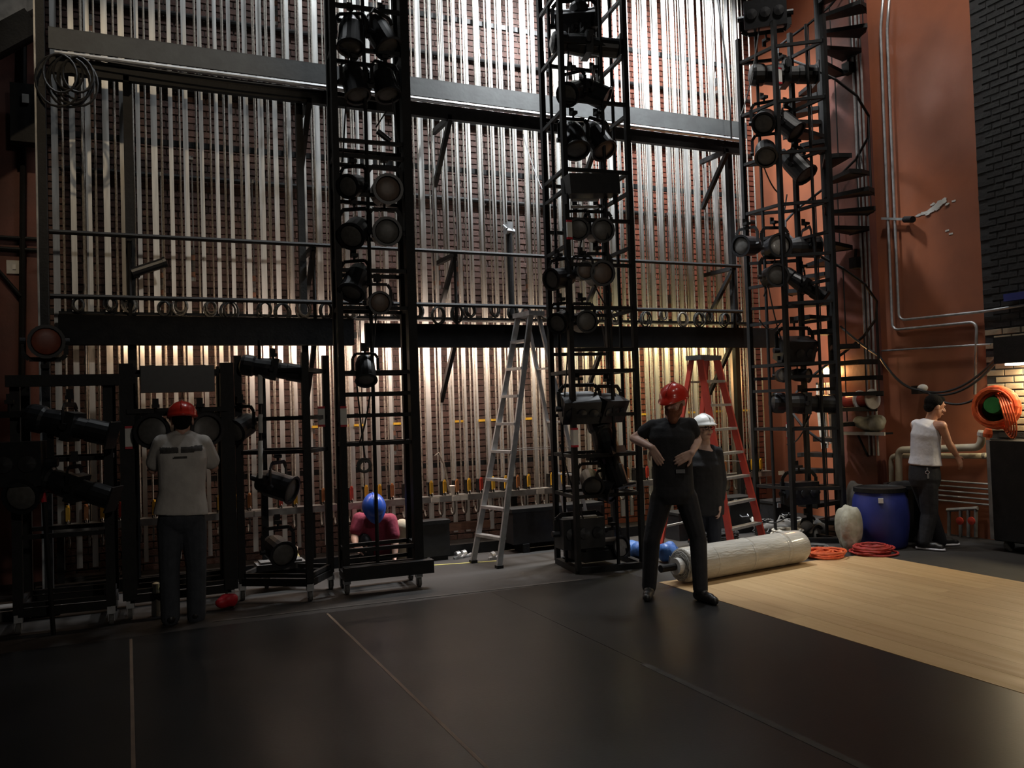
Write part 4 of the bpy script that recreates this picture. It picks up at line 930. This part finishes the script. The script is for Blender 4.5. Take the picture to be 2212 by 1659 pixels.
# black curtain/flight case under the reel
q = onx(2175, 930, 8.35); t = thing('flight_case', 'tall black road case under the orange cable reel', 'case', (8.45, q.y-.5, 0))
MB().box2((8.2, q.y-1.35, .12), (8.68, q.y+.12, q.z-.1)).build('body', 'black_steel', t)
for yy in (q.y-1.34, q.y+.11): MB().box2((8.195, yy-.02, .12), (8.215, yy+.02, q.z-.095)).build('edge_strip', 'rail_steel', t)
for yy in (q.y-1.2, q.y): MB().tube((8.3, yy-.02, .06), (8.3, yy+.02, .06), .06, 14).build('wheel', 'dusty_grey', t)
# ------------------------------------------------------------------ stage clutter
tag(MB().box2((3.3, 9.18, .26), (3.85, 9.3, .34)).build('timber_block', 'timber'), 'reddish timber offcut under the locking rail behind the grey stepladder', 'timber')
t = thing('storage_case', 'long black storage case on the floor behind the box tower', 'case', (4.5, 9.2, 0))
MB().box2((3.95, 8.76, .1), (5.1, 9.02, .46)).build('body', 'lamp_black', t); MB().box2((3.93, 8.74, .46), (5.12, 9.04, .5)).build('lid', 'black_steel', t)
for x in (4.1, 4.95): MB().box2((x-.04, 8.74, 0), (x+.04, 8.98, .1)).build('foot_block', 'black_steel', t)
t = thing('storage_case', 'black storage case on the floor beside the crouching worker', 'case', (2.95, 9.0, 0))
MB().box2((2.9, 8.85, .05), (3.22, 9.04, .4)).build('body', 'lamp_black', t); MB().box2((2.89, 8.84, .4), (3.23, 9.045, .44)).build('lid', 'black_steel', t); MB().box2((2.92, 8.87, 0), (3.2, 9.02, .05)).build('plinth', 'black_steel', t)
for i, (px, py) in enumerate(((925, 1212), (990, 1207), (1003, 1204), (1065, 1208))):
    p = onz(px, py); t = thing('pipe_clamp', 'small bright metal pipe clamp lying on the stage', 'clamp', (p.x, p.y, 0), group='loose clamps on the stage')
    MB().lathe([(.025, 0), (.04, .005), (.04, .05), (.025, .055)], (p.x-.03, p.y, .04), (1, .3, .1), 12).build('ring', 'glint', t)
    MB().tube((p.x+.04, p.y, .02), (p.x+.09, p.y+.02, .03), .013, 8).build('bolt', 'glint', t); MB().box((p.x, p.y, .012), (.1, .05, .022)).build('plate', 'galv', t)
p = ony(960, 1000, 9.1); b = MB(); b.path([ony(940, 985, 9.14), ony(947, 978, 9.13), ony(958, 1000, 9.12), ony(972, 1065, 9.12)], .014, 6)
tag(b.build('rope_tail', 'rope_pale'), 'pale rope tail looped over the locking rail behind the grey stepladder', 'rope')
p = ony(976, 1058, 9.22); t = thing('paper_cup', 'white paper cup standing on the locking rail', 'cup', (p.x, 9.22, .668)); MB().lathe([(.03, 0), (.042, .1), (.045, .1), (.044, .105), (.03, .1), (.02, .01)], (p.x, 9.22, .668), (0, 0, 1), 16).build('cup', 'card', t); MB().lathe([(.044, .098), (.047, .1), (.047, .105), (.044, .107)], (p.x, 9.22, .668), (0, 0, 1), 16).build('rim', 'white_paint', t)
p = onz(338, 1330); t = thing('spray_bottle', 'lime and white bottle on the floor beside the grey-shirted worker', 'bottle', (p.x, p.y, 0))
MB().lathe([(.035, 0), (.04, .02), (.036, .13), (.02, .17), (.018, .19)], (p.x, p.y, 0), (0, 0, 1), 14).build('bottle_body', 'card', t); MB().lathe([(.03, .19), (.034, .2), (.03, .27), (.01, .28)], (p.x, p.y, 0), (0, 0, 1), 12).build('cap', 'lime', t)
p = onz(492, 1318); lump('red_cloth', (p.x, p.y+.05, .0), (.17, .14, .14), 'bright_red', 'bright red cloth bundle on the floor by the low cart', 'cloth', 51)
p = onz(95, 1120, .5); t = thing('red_handle_tool', 'red-handled bolt cutter leaning on the dark cart', 'tool', (p.x, p.y, 0))
q = ony(95, 1085, 7.55); MB().tube((q.x+.05, 7.55, .0), q, .018, 8).build('shaft', 'black_steel', t); MB().tube(q, q+V((-.02, .02, .17)), .02, 8).build('red_grip', 'bright_red', t)
for i, (px, py) in enumerate(((200, 1270), (40, 1345))):
    p = onz(px, py); tag(MB().box((p.x, p.y+.25, .04), (.6, .28, .08)).box((p.x, p.y+.25, .09), (.5, .2, .02)).build('ballast_plate', 'dusty_grey'), ('grey ballast slab under the cart by the red wall', 'pale grey ballast slab at the outer foot of the cart by the red wall')[i], 'weight')
p = onz(610, 1275); tag(MB().box((p.x, p.y+.1, .225), (.45, .25, .06)).box((p.x, p.y+.1, .265), (.38, .2, .02)).build('ballast_plate', 'dusty_grey'), 'grey ballast slab on the base of the low cart', 'weight')
p = onz(640, 1235); t = thing('spray_bottle', 'pale plastic bottle standing inside the low cart', 'bottle', (p.x, p.y, .0)); MB().lathe([(.04, 0), (.045, .03), (.04, .16), (.02, .2), (.02, .23)], (p.x, p.y, .0), (0, 0, 1), 12).build('bottle_body', 'lime', t); MB().lathe([(.022, .23), (.022, .26), (.01, .265)], (p.x, p.y, 0), (0, 0, 1), 10).build('cap', 'card', t)
# ------------------------------------------------------------------ people
class Person:
    """pose given in a frame standing at the feet: x to the viewer's right, y away from the viewer, z up"""
    def __init__(s, label, foot, skin):
        g = onz(*foot); s.a = math.atan2(g.x, g.y); s.dist = math.hypot(g.x, g.y); s.skin = skin
        s.root = thing('person', label, 'person', (g.x, g.y, 0), -s.a)
        s.n = V((math.sin(s.a), math.cos(s.a), 0)); s.xx = V((math.cos(s.a), -math.sin(s.a), 0)); s.g = V((g.x, g.y, 0))
        s.body = MB(); s.shirt = MB(); s.trou = MB()
    def L(s, px, py, dy=0.):
        d = ray(px, py); t = (s.dist+dy)/d.dot(s.n); P = C0+d*t; r = P-s.g
        return V((r.dot(s.xx), r.dot(s.n), P.z))
    def head(s, c, f, up=(0,0,1), k=1.):
        c, f, up = V(c), V(f).normalized(), V(up); sd = f.cross(up).normalized(); up = sd.cross(f).normalized()
        R = M4((sd, f, up)).transposed(); b = s.body; s.hc, s.hR, s.hk = c, R, k
        w = lambda x, y, z: c+R @ (V((x, y, z))*k)
        b.ell(w(0, -.012, .03), (.074*k, .095*k, .09*k), R, 18, 12)
        b.ell(w(0, .012, -.045), (.058*k, .072*k, .075*k), R, 16, 10)
        b.ell(w(0, .05, -.092), (.026*k, .025*k, .022*k), R)               # chin
        b.cone(w(0, .085, .012), w(0, .108, -.024), .008*k, .014*k)        # nose
        for q in (-1, 1):
            b.ell(w(q*.076, -.012, -.012), (.010*k, .022*k, .033*k), R)    # ears
            b.ell(w(q*.038, .066, -.03), (.02*k, .018*k, .02*k), R)        # cheeks
        b.ell(w(0, .078, .036), (.05*k, .016*k, .012*k), R)                # brow
        b.ell(w(0, .082, -.062), (.024*k, .012*k, .008*k), R)              # lips
        return w
    def face(s, lips=True):
        w = lambda x, y, z: s.hc+s.hR @ (V((x, y, z))*s.hk)
        for q in (-1, 1): MB().ell(w(q*.031, .083, .012), (.012*s.hk, .007*s.hk, .006*s.hk), s.hR, 10, 6).build('eye', 'eye_dark', s.root, True, True)
        if lips: MB().ell(w(0, .091, -.062), (.022*s.hk, .006*s.hk, .007*s.hk), s.hR, 10, 6).build('lips', 'lip', s.root, True, True)
    def hat(s, mt, label, tilt=0.):
        c, R, k = s.hc, s.hR @ M4.Rotation(tilt, 3, 'X'), s.hk*1.06; up = R @ V((0, 0, 1)); b = MB(); nu, nv = 28, 9
        vs, fs = [], []
        for j in range(nv+1):
            t = PI/2*j/nv
            for i in range(nu):
                a = 2*PI*i/nu; rd = 1+.03*math.cos(2*a)
                vs.append(c+R @ (V((.102*math.cos(t)*math.cos(a)*rd, -.005+.127*math.cos(t)*math.sin(a), .036+.105*math.sin(t)+.002))*k))
        for i in range(nu):                                    # brim ring, peak at the front
            a = 2*PI*i/nu; pk = max(0, math.sin(a))**2*.05
            vs.append(c+R @ (V((.110*math.cos(a), -.005+(.134+pk)*math.sin(a), .028-pk*.3))*k))
        for i in range(nu):
            a = 2*PI*i/nu; pk = max(0, math.sin(a))**2*.05
            vs.append(c+R @ (V((.107*math.cos(a), -.005+(.131+pk)*math.sin(a), .021-pk*.3))*k))
        for j in range(nv):
            for i in range(nu): fs.append((j*nu+i, j*nu+(i+1) % nu, (j+1)*nu+(i+1) % nu, (j+1)*nu+i))
        B0, B1_ = (nv+1)*nu, (nv+2)*nu
        for i in range(nu):
            fs.append((B0+i, B0+(i+1) % nu, (i+1) % nu, i)); fs.append((B1_+i, B1_+(i+1) % nu, B0+(i+1) % nu, B0+i))
        fs.append(tuple(range(B1_+nu-1, B1_-1, -1)))
        b.add(vs, fs); o = b.build('hard_hat', mt, s.root, True, True); o['label'] = label
        rg = MB(); rg.path([c+R @ (V((0, -.005+.128*math.cos(t*PI/10), .038+.107*math.sin(t*PI/10)))*k) for t in range(1, 10)], .006*k, 8)
        rg.build('crown_ridge', mt, o, True, True)
        return o
    def hand(s, wr, d, n, curl=.35, thumb=1, k=1., spread=.05):
        wr, d, n = V(wr), V(d).normalized(), V(n).normalized(); sd = d.cross(n).normalized()*thumb; n = (n-d*n.dot(d)).normalized(); b = s.body
        offs = (.031, .011, -.010, -.030); ln = (.076, .085, .078, .06)
        for o, l in zip(offs, ln):
            kn = wr+d*(.092-abs(o)*.25)*k+sd*o*k; b.cone(wr+d*.005+sd*o*.5*k, kn, .017*k, .0125*k, 8)
            p = kn; dd = (d+sd*o*spread*20).normalized(); 
            for i, f in enumerate((.45, .32, .23)):
                an = curl*(1+i*.5); dd = (dd*math.cos(an)+n*math.sin(an)).normalized(); q = p+dd*l*f*k
                b.cone(p, q, (.0105-.001*i)*k, (.0098-.001*i)*k, 8); p = q
                nn = n; n_ = (nn-dd*nn.dot(dd)); n = n_.normalized() if n_.length > .2 else n
            n = V(n)
        tb = wr+d*.025*k+sd*.022*k; td = (d*.65+sd*.7+n*.25).normalized(); q = tb+td*.05*k
        b.cone(tb, q, .0165*k, .0125*k, 8); b.cone(q, q+(td*.6+d*.6).normalized()*.036*k, .012*k, .009*k, 8)
    def arm(s, sh, el, wr, k=1.):
        b = s.body; sh, el, wr = V(sh), V(el), V(wr)
        b.cone(sh, el, .05*k, .037*k); m_ = el.lerp(wr, .3); b.cone(el, m_, .038*k, .041*k); b.cone(m_, wr, .041*k, .025*k)
    def leg(s, hip, kn, an, k=1.):
        b = s.body; hip, kn, an = V(hip), V(kn), V(an)
        b.cone(hip, kn, .078*k, .052*k); m_ = kn.lerp(an, .3)+V((0, .015, 0)); b.cone(kn, m_, .05*k, .054*k); b.cone(m_, an, .054*k, .035*k)
    def foot(s, an, d, mb, k=1.):
        an, d = V(an), V((d[0], d[1], 0)).normalized()
        z = .045; h = V((an.x, an.y, z))-d*.035; toe = V((an.x, an.y, z-.008))+d*.165*k
        mb.cone(h, toe, .042, .037); mb.cone(V((an.x, an.y, an.z)), V((an.x, an.y, .05))+d*.04, .045, .045); mb.cone(h+V((0, 0, .005)), toe-d*.05+V((0, 0, .012)), .045, .042)
    def shoes(s, name, mt, feet, zmin=.004):
        for a_, d in feet:
            b = MB(); s.foot(a_, d, b); remesh(b, name, .009, mt, s.root, 3, True, zmin=zmin)
    def torso(s, secs, e=.016, shirt=True, side=(1,0,0)):
        s.body.loft([(c, a, b) for c, a, b in secs], side)
        if shirt: s.shirt.loft([(c, a+e, b+e) for c, a, b in secs], side)
    def done(s, shirt=None, trou=None, vox=.0065):
        remesh(s.body, 'body', vox, s.skin, s.root, 3, True)
        if shirt: remesh(s.shirt, shirt[0], .009, shirt[1], s.root, 4, True)
        if trou: remesh(s.trou, trou[0], .009, trou[1], s.root, 4, True)
def tr(P, pts, r0, r1, mb): 
    for i in range(len(pts)-1):
        f0, f1 = i/(len(pts)-1), (i+1)/(len(pts)-1); mb.cone(pts[i], pts[i+1], r0+(r1-r0)*f0, r0+(r1-r0)*f1)

# --- man in black, red hard hat, hands on his hips, facing the camera
P = Person('person in black T-shirt, black trousers and red hard hat, hands on hips', (1462, 1293), 'skin_pale')
L_ = P.L
sl, sr = L_(1411, 922), L_(1490, 918); el, er = L_(1369, 947, .06), L_(1507, 951, .08); wl, wr_ = L_(1408, 966, -.13), L_(1495, 978, -.15)
hl, hr = L_(1430, 1075), L_(1482, 1075); kl, kr = L_(1408, 1165, -.02), L_(1508, 1165, -.03); al, ar = L_(1402, 1262, .03), L_(1513, 1268, -.1)
hd = L_(1456, 868, -.06); nk = L_(1452, 910, .0)
w = P.head(hd, (-.42, -.9, -.22), k=1.06)
P.body.cone(nk+V((0, .02, -.02)), hd+V((0, .03, -.05)), .062, .06)
ch = L_(1450, 945); wa = L_(1453, 1010); pe = L_(1455, 1055)
P.torso([(pe+V((0, 0, -.0)), .155, .115), (wa, .15, .115), (wa.lerp(ch, .5), .158, .12), (ch, .18, .125), (ch+V((0, .01, .06)), .175, .11), (nk+V((0, .01, -.03)), .11, .075), (nk+V((0, .01, .0)), .06, .06)])
for b, e in ((P.body, 0), (P.shirt, .014)): b.cone(sl, ch+V((-.06, 0, .05)), .052+e, .08+e); b.cone(sr, ch+V((.06, 0, .05)), .052+e, .08+e); b.cone(sl, nk+V((-.03, .01, -.02)), .045+e, .045+e); b.cone(sr, nk+V((.03, .01, -.02)), .045+e, .045+e)
for sh, e_ in ((sl, el), (sr, er)): P.shirt.cone(sh, sh.lerp(e_, .45), .066, .062)
P.trou.loft([(pe+V((0, 0, -.13)), .14, .11), (pe+V((0, 0, -.06)), .172, .13), (pe, .172, .132), (pe+V((0, 0, .08)), .166, .128)]); P.body.loft([(pe+V((0, 0, -.12)), .13, .1), (pe, .155, .115), (pe+V((0, 0, .1)), .15, .11)])
P.arm(sl, el, wl); P.arm(sr, er, wr_)
P.hand(wl, (.45, -.05, -.9), (.3, .9, .1), .12, thumb=-1, spread=.1); P.hand(wr_, (-.85, -.05, -.45), (0, .95, -.1), .12, thumb=1, spread=.1)
for h, k_, a_ in ((hl, kl, al), (hr, kr, ar)):
    P.leg(h, k_, a_); P.trou.cone(h, k_, .098, .072); P.trou.cone(k_, V(a_)+V((0, 0, -.02)), .073, .062)
P.done(('t_shirt', 'black_cotton'), ('trousers', 'black_trouser'))
P.shoes('boot', 'black_leather', ((al, (-.1, -1)), (ar, (.6, -.75))), .006)
P.face(False); P.hat('red_plastic', 'glossy red hard hat', .04)
bd = MB(); bd.ell(w(0, .04, -.085), (.06, .062, .055), P.hR); bd.ell(w(0, .06, -.125), (.045, .045, .045), P.hR); bd.cone(w(-.03, .088, -.045), w(.03, .088, -.045), .012, .012)
for q in (-1, 1): bd.cone(w(q*.066, .005, -.02), w(q*.05, .04, -.08), .014, .025)
remesh(bd, 'beard', .008, 'ginger', P.root, 2, True)
bk = L_(1470, 1018, -.14); MB().box(bk, (.075, .015, .032)).build('belt_buckle', 'glint', P.root, True)

# --- woman with white hard hat behind him
P = Person('person in black sleeveless top, dark trousers and white hard hat, looking past the ladder', (1524, 1221), 'skin_pale')
L_ = P.L; s_ = P.dist/F
hd = L_(1521, 926, 0); nk = L_(1523, 962, .02)
w = P.head(hd, (.55, -.82, .02), k=1.0)
P.body.cone(nk, hd+V((0, .03, -.05)), .05, .05)
sl, sr = L_(1492, 978), L_(1550, 976); ch = L_(1522, 1005); wa = L_(1524, 1050); pe = L_(1524, 1090)
P.torso([(pe+V((0, 0, -.1)), .165, .13), (pe, .17, .13), (wa, .15, .12), (ch, .158, .13), (ch+V((0, .01, .08)), .14, .09)])
P.body.loft([(ch, .158, .12), (nk+V((0, 0, -.06)), .12, .08), (nk, .055, .055)]); P.body.cone(sl, sr, .048, .048); P.body.cone(nk+V((-.07, 0, -.05)), nk+V((.07, 0, -.05)), .04, .04)
P.shirt.cone(sl+V((.01, 0, -.01)), nk+V((-.06, 0, -.045)), .058, .056); P.shirt.cone(sr+V((-.01, 0, -.01)), nk+V((.06, 0, -.045)), .058, .056); P.shirt.loft([(ch, .17, .135), (ch+V((0, 0, .07)), .16, .115), (nk+V((0, .0, -.075)), .13, .095)]); P.shirt.ell(ch+V((.02, -.05, -.02)), (.13, .1, .09))
el, er = L_(1484, 1040, .03), L_(1560, 1040, .05); wl, wr_ = L_(1492, 1090, -.06), L_(1556, 1090, -.06)
P.arm(sl, el, wl, .92); P.arm(sr, er, wr_, .92); P.hand(wl, (.15, -.3, -1), (.9, 0, 0), .3, 1, .92); P.hand(wr_, (-.1, -.3, -1), (-.9, 0, 0), .3, -1, .92)
for b, k_ in ((P.shirt, 1),):
    b.cone(sl, el, .056, .05); b.cone(el, wl.lerp(el, .3), .05, .045); b.cone(sr, er, .056, .05); b.cone(er, wr_.lerp(er, .3), .05, .045)
hl, hr = L_(1508, 1105), L_(1540, 1105); kl, kr = L_(1504, 1165, -.01), L_(1543, 1165, -.01); al, ar = L_(1500, 1218), L_(1545, 1218)
P.trou.ell(pe+V((0, 0, -.02)), (.178, .135, .11))
for h, k_, a_ in ((hl, kl, al), (hr, kr, ar)):
    P.leg(h, k_, a_, .92); P.trou.cone(h, k_, .09, .07); P.trou.cone(k_, V(a_)+V((0, 0, -.02)), .07, .06)
P.done(('black_top', 'black_cotton'), ('trousers', 'navy_trouser')); P.shoes('shoe', 'black_leather', ((al, (.3, -1)), (ar, (.3, -1))), 0)
P.face(); P.hat('white_plastic', 'white hard hat', .14)
hb = MB(); hb.ell(w(0, -.045, .01), (.079, .07, .085), P.hR); hb.ell(w(0, -.06, -.05), (.06, .05, .05), P.hR); 
remesh(hb, 'hair', .008, 'dark_hair', P.root, 2, True)
gl_ = MB()
for q in (-1, 1):
    gl_.path([w(q*.033+.024*math.cos(t*PI/7), .098, .010+.019*math.sin(t*PI/7)) for t in range(14)], .0035, 5, True); gl_.path([w(q*.057, .097, .014), w(q*.076, .04, .012), w(q*.078, -.01, .008)], .003, 5)
gl_.path([w(-.009, .1, .012), w(.009, .1, .012)], .003, 5); gl_.build('glasses', 'black_steel', P.root, True)

# --- worker in grey T-shirt seen from behind
P = Person('person in grey T-shirt, jeans and red hard hat seen from behind, working at the cart', (392, 1345), 'skin')
L_ = P.L
hd = L_(394, 908, .05); nk = L_(394, 938)
w = P.head(hd, (.05, 1, -.25), k=1.05); P.body.cone(nk+V((0, 0, -.03)), hd+V((0, -.03, -.05)), .06, .058)
sl, sr = L_(350, 958), L_(438, 958); ch = L_(394, 990); wa = L_(394, 1060); pe = L_(392, 1120)
el, er = L_(330, 1015, .12), L_(462, 1010, .12); wl, wr_ = L_(348, 965, .36), L_(436, 960, .38)
P.torso([(wa+V((0, 0, -.1)), .16, .12), (wa, .158, .12), (wa.lerp(ch, .5), .162, .12), (ch, .178, .125), (ch+V((0, 0, .08)), .178, .115), (nk+V((0, 0, -.04)), .11, .075), (nk, .062, .062)], .018)
for b, e in ((P.body, 0), (P.shirt, .014)): b.cone(sl, nk+V((-.03, 0, -.02)), .045+e, .045+e); b.cone(sr, nk+V((.03, 0, -.02)), .045+e, .045+e)
P.shirt.loft([(L_(391, 1110), .212, .15), (L_(392, 1090), .2, .145), (L_(393, 1060), .178, .138), (ch, .19, .138)])
for b, e in ((P.body, 0), (P.shirt, .014)): b.cone(sl, ch+V((-.08, 0, .07)), .056+e, .07+e); b.cone(sr, ch+V((.08, 0, .07)), .056+e, .07+e)
P.shirt.cone(sl, sl.lerp(el, .7), .075, .075); P.shirt.cone(sr, sr.lerp(er, .7), .075, .075)
P.body.ell(pe, (.165, .12, .12)); P.trou.ell(pe, (.182, .138, .13))
P.arm(sl, el, wl); P.arm(sr, er, wr_); P.hand(wl, (.1, .8, .5), (.5, 0, -.8), .5, 1); P.hand(wr_, (-.1, .8, .5), (-.5, 0, -.8), .5, -1)
for h, k_, a_ in ((L_(368, 1135), L_(366, 1225, -.02), L_(368, 1325)), (L_(418, 1135), L_(424, 1225, -.02), L_(424, 1322, .03))):
    P.leg(h, k_, a_); P.trou.cone(h, k_, .105, .08); P.trou.cone(k_, V(a_)+V((0, 0, -.03)), .08, .074)
P.done(('t_shirt', 'grey_cotton'), ('jeans', 'jeans')); P.shoes('boot', 'black_leather', ((L_(368, 1325), (-.1, 1)), (L_(424, 1322, .03), (.15, 1))))
P.hat('red_plastic', 'red hard hat', .1)
hb = MB(); hb.ell(w(0, -.05, -.0), (.079, .065, .09), P.hR); hb.ell(w(0, -.07, -.055), (.06, .03, .04), P.hR); remesh(hb, 'hair', .009, 'dark_hair', P.root, 2, True)
# blurred dark lettering across the shoulders, laid on the cloth
sh_ = [o for o in P.root.children if o.name.startswith('t_shirt')][0]
pr = MB(); me_ = sh_.data
x0, x1, zc = L_(346, 970).x, L_(436, 970).x, L_(394, 970).z; fs_ = []
vs_ = [v.co.copy() for v in me_.vertices]; nn_ = [v.normal.copy() for v in me_.vertices]
for pg in me_.polygons:
    c = pg.center
    if x0 < c.x < x1 and pg.normal.y < -.2:
        f = (c.x-x0)/(x1-x0); n_ = int(f*9)
        if (abs(c.z-zc+.006*math.sin(f*4)) < .023 and (n_ not in (4,) or (f*9-n_) > .5)) or (abs(c.z-zc+.065) < .007 and .3 < f < .62): fs_.append(tuple(pg.vertices))
us = sorted({i for f in fs_ for i in f}); ix = {u: k_ for k_, u in enumerate(us)}
pr.add([vs_[u]+nn_[u]*.004 for u in us], [tuple(ix[i] for i in f) for f in fs_])
o = pr.build('back_print', 'print_dark', sh_, True, True); o['label'] = 'faded dark print across the shoulders'

# --- crouching worker in maroon with blue hard hat
P = Person('person crouching in maroon T-shirt and blue hard hat, reaching to the floor', (822, 1232), 'skin_pale')
L_ = P.L
hd = L_(808, 1098, -.12); nk = L_(806, 1118, .02)
w = P.head(hd, (.12, -.62, -.78), (0, -.7, .7), k=1.05); P.body.cone(nk, hd+V((0, .06, -.01)), .058, .058)
sl, sr = L_(776, 1122, 0), L_(843, 1124, 0); ch = L_(810, 1140, .07); wa = L_(815, 1165, .2); pe = L_(820, 1185, .34)
P.torso([(nk, .065, .065), (nk.lerp(ch, .5), .13, .09), (ch, .175, .125), (wa, .16, .125), (pe, .16, .125)], .018)
for b, e in ((P.body, 0), (P.shirt, .014)): b.cone(sl, ch+V((-.05, 0, .02)), .052+e, .09+e); b.cone(sr, ch+V((.05, 0, .02)), .052+e, .09+e); b.cone(sl, nk, .05+e, .05+e); b.cone(sr, nk, .05+e, .05+e)
el, er = L_(766, 1160, -.06), L_(853, 1165, -.05); wl, wr_ = L_(768, 1178, -.2), L_(853, 1203, -.12)
P.arm(sl, el, wl); P.arm(sr, er, wr_); P.hand(wl, (.5, -.5, -.5), (.5, .3, -.6), .6, 1); P.hand(wr_, (-.25, -.25, -.9), (-.7, -.2, .1), .45, -1)
P.shirt.cone(sl, sl.lerp(el, .6), .075, .07); P.shirt.cone(sr, sr.lerp(er, .75), .075, .068)
P.body.ell(pe, (.16, .14, .13)); P.trou.ell(pe, (.18, .16, .15))
kl, kr = L_(786, 1168, -.02), L_(868, 1138, .05); al, ar = L_(795, 1222, .12), L_(872, 1210, .2)
for h, k_, a_ in ((L_(800, 1190, .3), kl, al), (L_(842, 1188, .32), kr, ar)):
    P.leg(h, k_, a_); P.trou.cone(h, k_, .105, .08)
P.trou.cone(kl, al, .078, .066)
kh = MB(); kh.cone(kr, ar, .083, .068); kh.cone(kr.lerp(L_(842, 1188, .32), .35), kr, .085, .085)
P.done(('t_shirt', 'maroon_cotton'), ('trousers', 'black_trouser')); P.shoes('boot', 'black_leather', [(V((a_.x, a_.y, .09)), (.1, -1)) for a_ in (al, ar)])
o = remesh(kh, 'knee_pad', .01, 'khaki', P.root, 2, True); o['label'] = 'khaki cloth over the raised knee and shin'
P.face(); P.hat('blue_plastic', 'blue hard hat', 0)

# --- man in white vest walking towards the dark brick wall
P = Person('person in white sleeveless vest and black trousers with keys on the belt, walking', (2005, 1185), 'skin_tan')
L_ = P.L
hd = L_(2021, 879, 0); nk = L_(2014, 905, 0)
w = P.head(hd, (.85, .45, -.25), k=1.0); P.body.cone(nk+V((-.02, 0, -.03)), hd+V((-.02, -.01, -.05)), .06, .056)
ch = L_(2000, 940); wa = L_(1999, 985); pe = L_(1997, 1022); sl, sr = L_(1978, 918, .14), L_(2034, 920, -.12)
er, wr_ = L_(2050, 958, -.06), L_(2067, 985, .0)
el, wl = L_(1980, 955, .3), L_(2000, 985, .42)
P.torso([(L_(1998, 1003), .142, .15), (wa, .125, .14), (wa.lerp(ch, .5), .13, .15), (ch, .138, .165), (ch+V((.02, 0, .09)), .125, .15), (nk+V((-.01, 0, -.045)), .085, .1), (nk+V((0, 0, -.01)), .06, .06)], .013)
P.shirt.loft([(L_(1998, 1004), .168, .175), (L_(1999, 985), .15, .165), (ch, .148, .172)])
P.body.cone(sl, sr, .055, .055); P.shirt.cone(sl+V((.01, 0, 0)), sl.lerp(sr, .62), .064, .062)
P.arm(sr, er, wr_); P.arm(sl, el, wl); P.hand(wr_, (.35, .25, -.9), (-.8, .5, 0), .3, 1); P.hand(wl, (.3, .5, -.8), (-.6, .6, 0), .3, -1)
P.body.loft([(pe+V((0, 0, -.1)), .13, .13), (pe+V((0, 0, .1)), .13, .14)]); P.trou.loft([(pe+V((0, 0, -.14)), .14, .15), (pe+V((0, 0, -.06)), .16, .17), (pe, .158, .168), (pe+V((0, 0, .09)), .148, .162)])
h1, k1, a1 = L_(1990, 1045, .06), L_(2008, 1108, .1), L_(2030, 1168, .2)
h2, k2, a2 = L_(2004, 1045, -.06), L_(2008, 1110, -.05), L_(1996, 1170, -.08)
for h, k_, a_ in ((h1, k1, a1), (h2, k2, a2)):
    P.leg(h, k_, a_); P.trou.cone(h, k_, .105, .085); P.trou.cone(k_, V(a_), .085, .075)
P.done(('white_vest', 'white_cotton'), ('trousers', 'black_trouser')); P.shoes('shoe', 'black_leather', ((a1, (.9, .4)), (a2, (.9, -.3))), .02)
for a_, d_ in ((a1, V((.9, .4, 0)).normalized()), (a2, V((.9, -.3, 0)).normalized())):
    q_ = V((a_.x, a_.y, .016)); MB().loft([(q_-d_*.085, .02, .014), (q_-d_*.07, .042, .015), (q_+d_*.02, .044, .015), (q_+d_*.12, .047, .015), (q_+d_*.19, .035, .014), (q_+d_*.21, .012, .012)], V((d_.y, -d_.x, 0))).build('sole', 'white_cotton', P.root, True)
hb = MB(); hb.ell(w(0, -.03, .045), (.086, .1, .085), P.hR); hb.ell(w(0, -.07, -.01), (.072, .05, .065), P.hR); hb.ell(w(0, .03, .095), (.06, .05, .035), P.hR)
remesh(hb, 'hair', .009, 'dark_hair', P.root, 2, True); P.face()
ky = MB(); k0 = L_(2003, 1010, -.17); ky.tube(k0, k0+V((0, 0, -.03)), .008, 6); ky.path(ring(k0+V((0, 0, -.05)), .018, 10, (0, 1, 0)), .004, 5, True); ky.box(k0+V((.004, 0, -.09)), (.018, .008, .05)); ky.build('keys', 'glint', P.root, True)
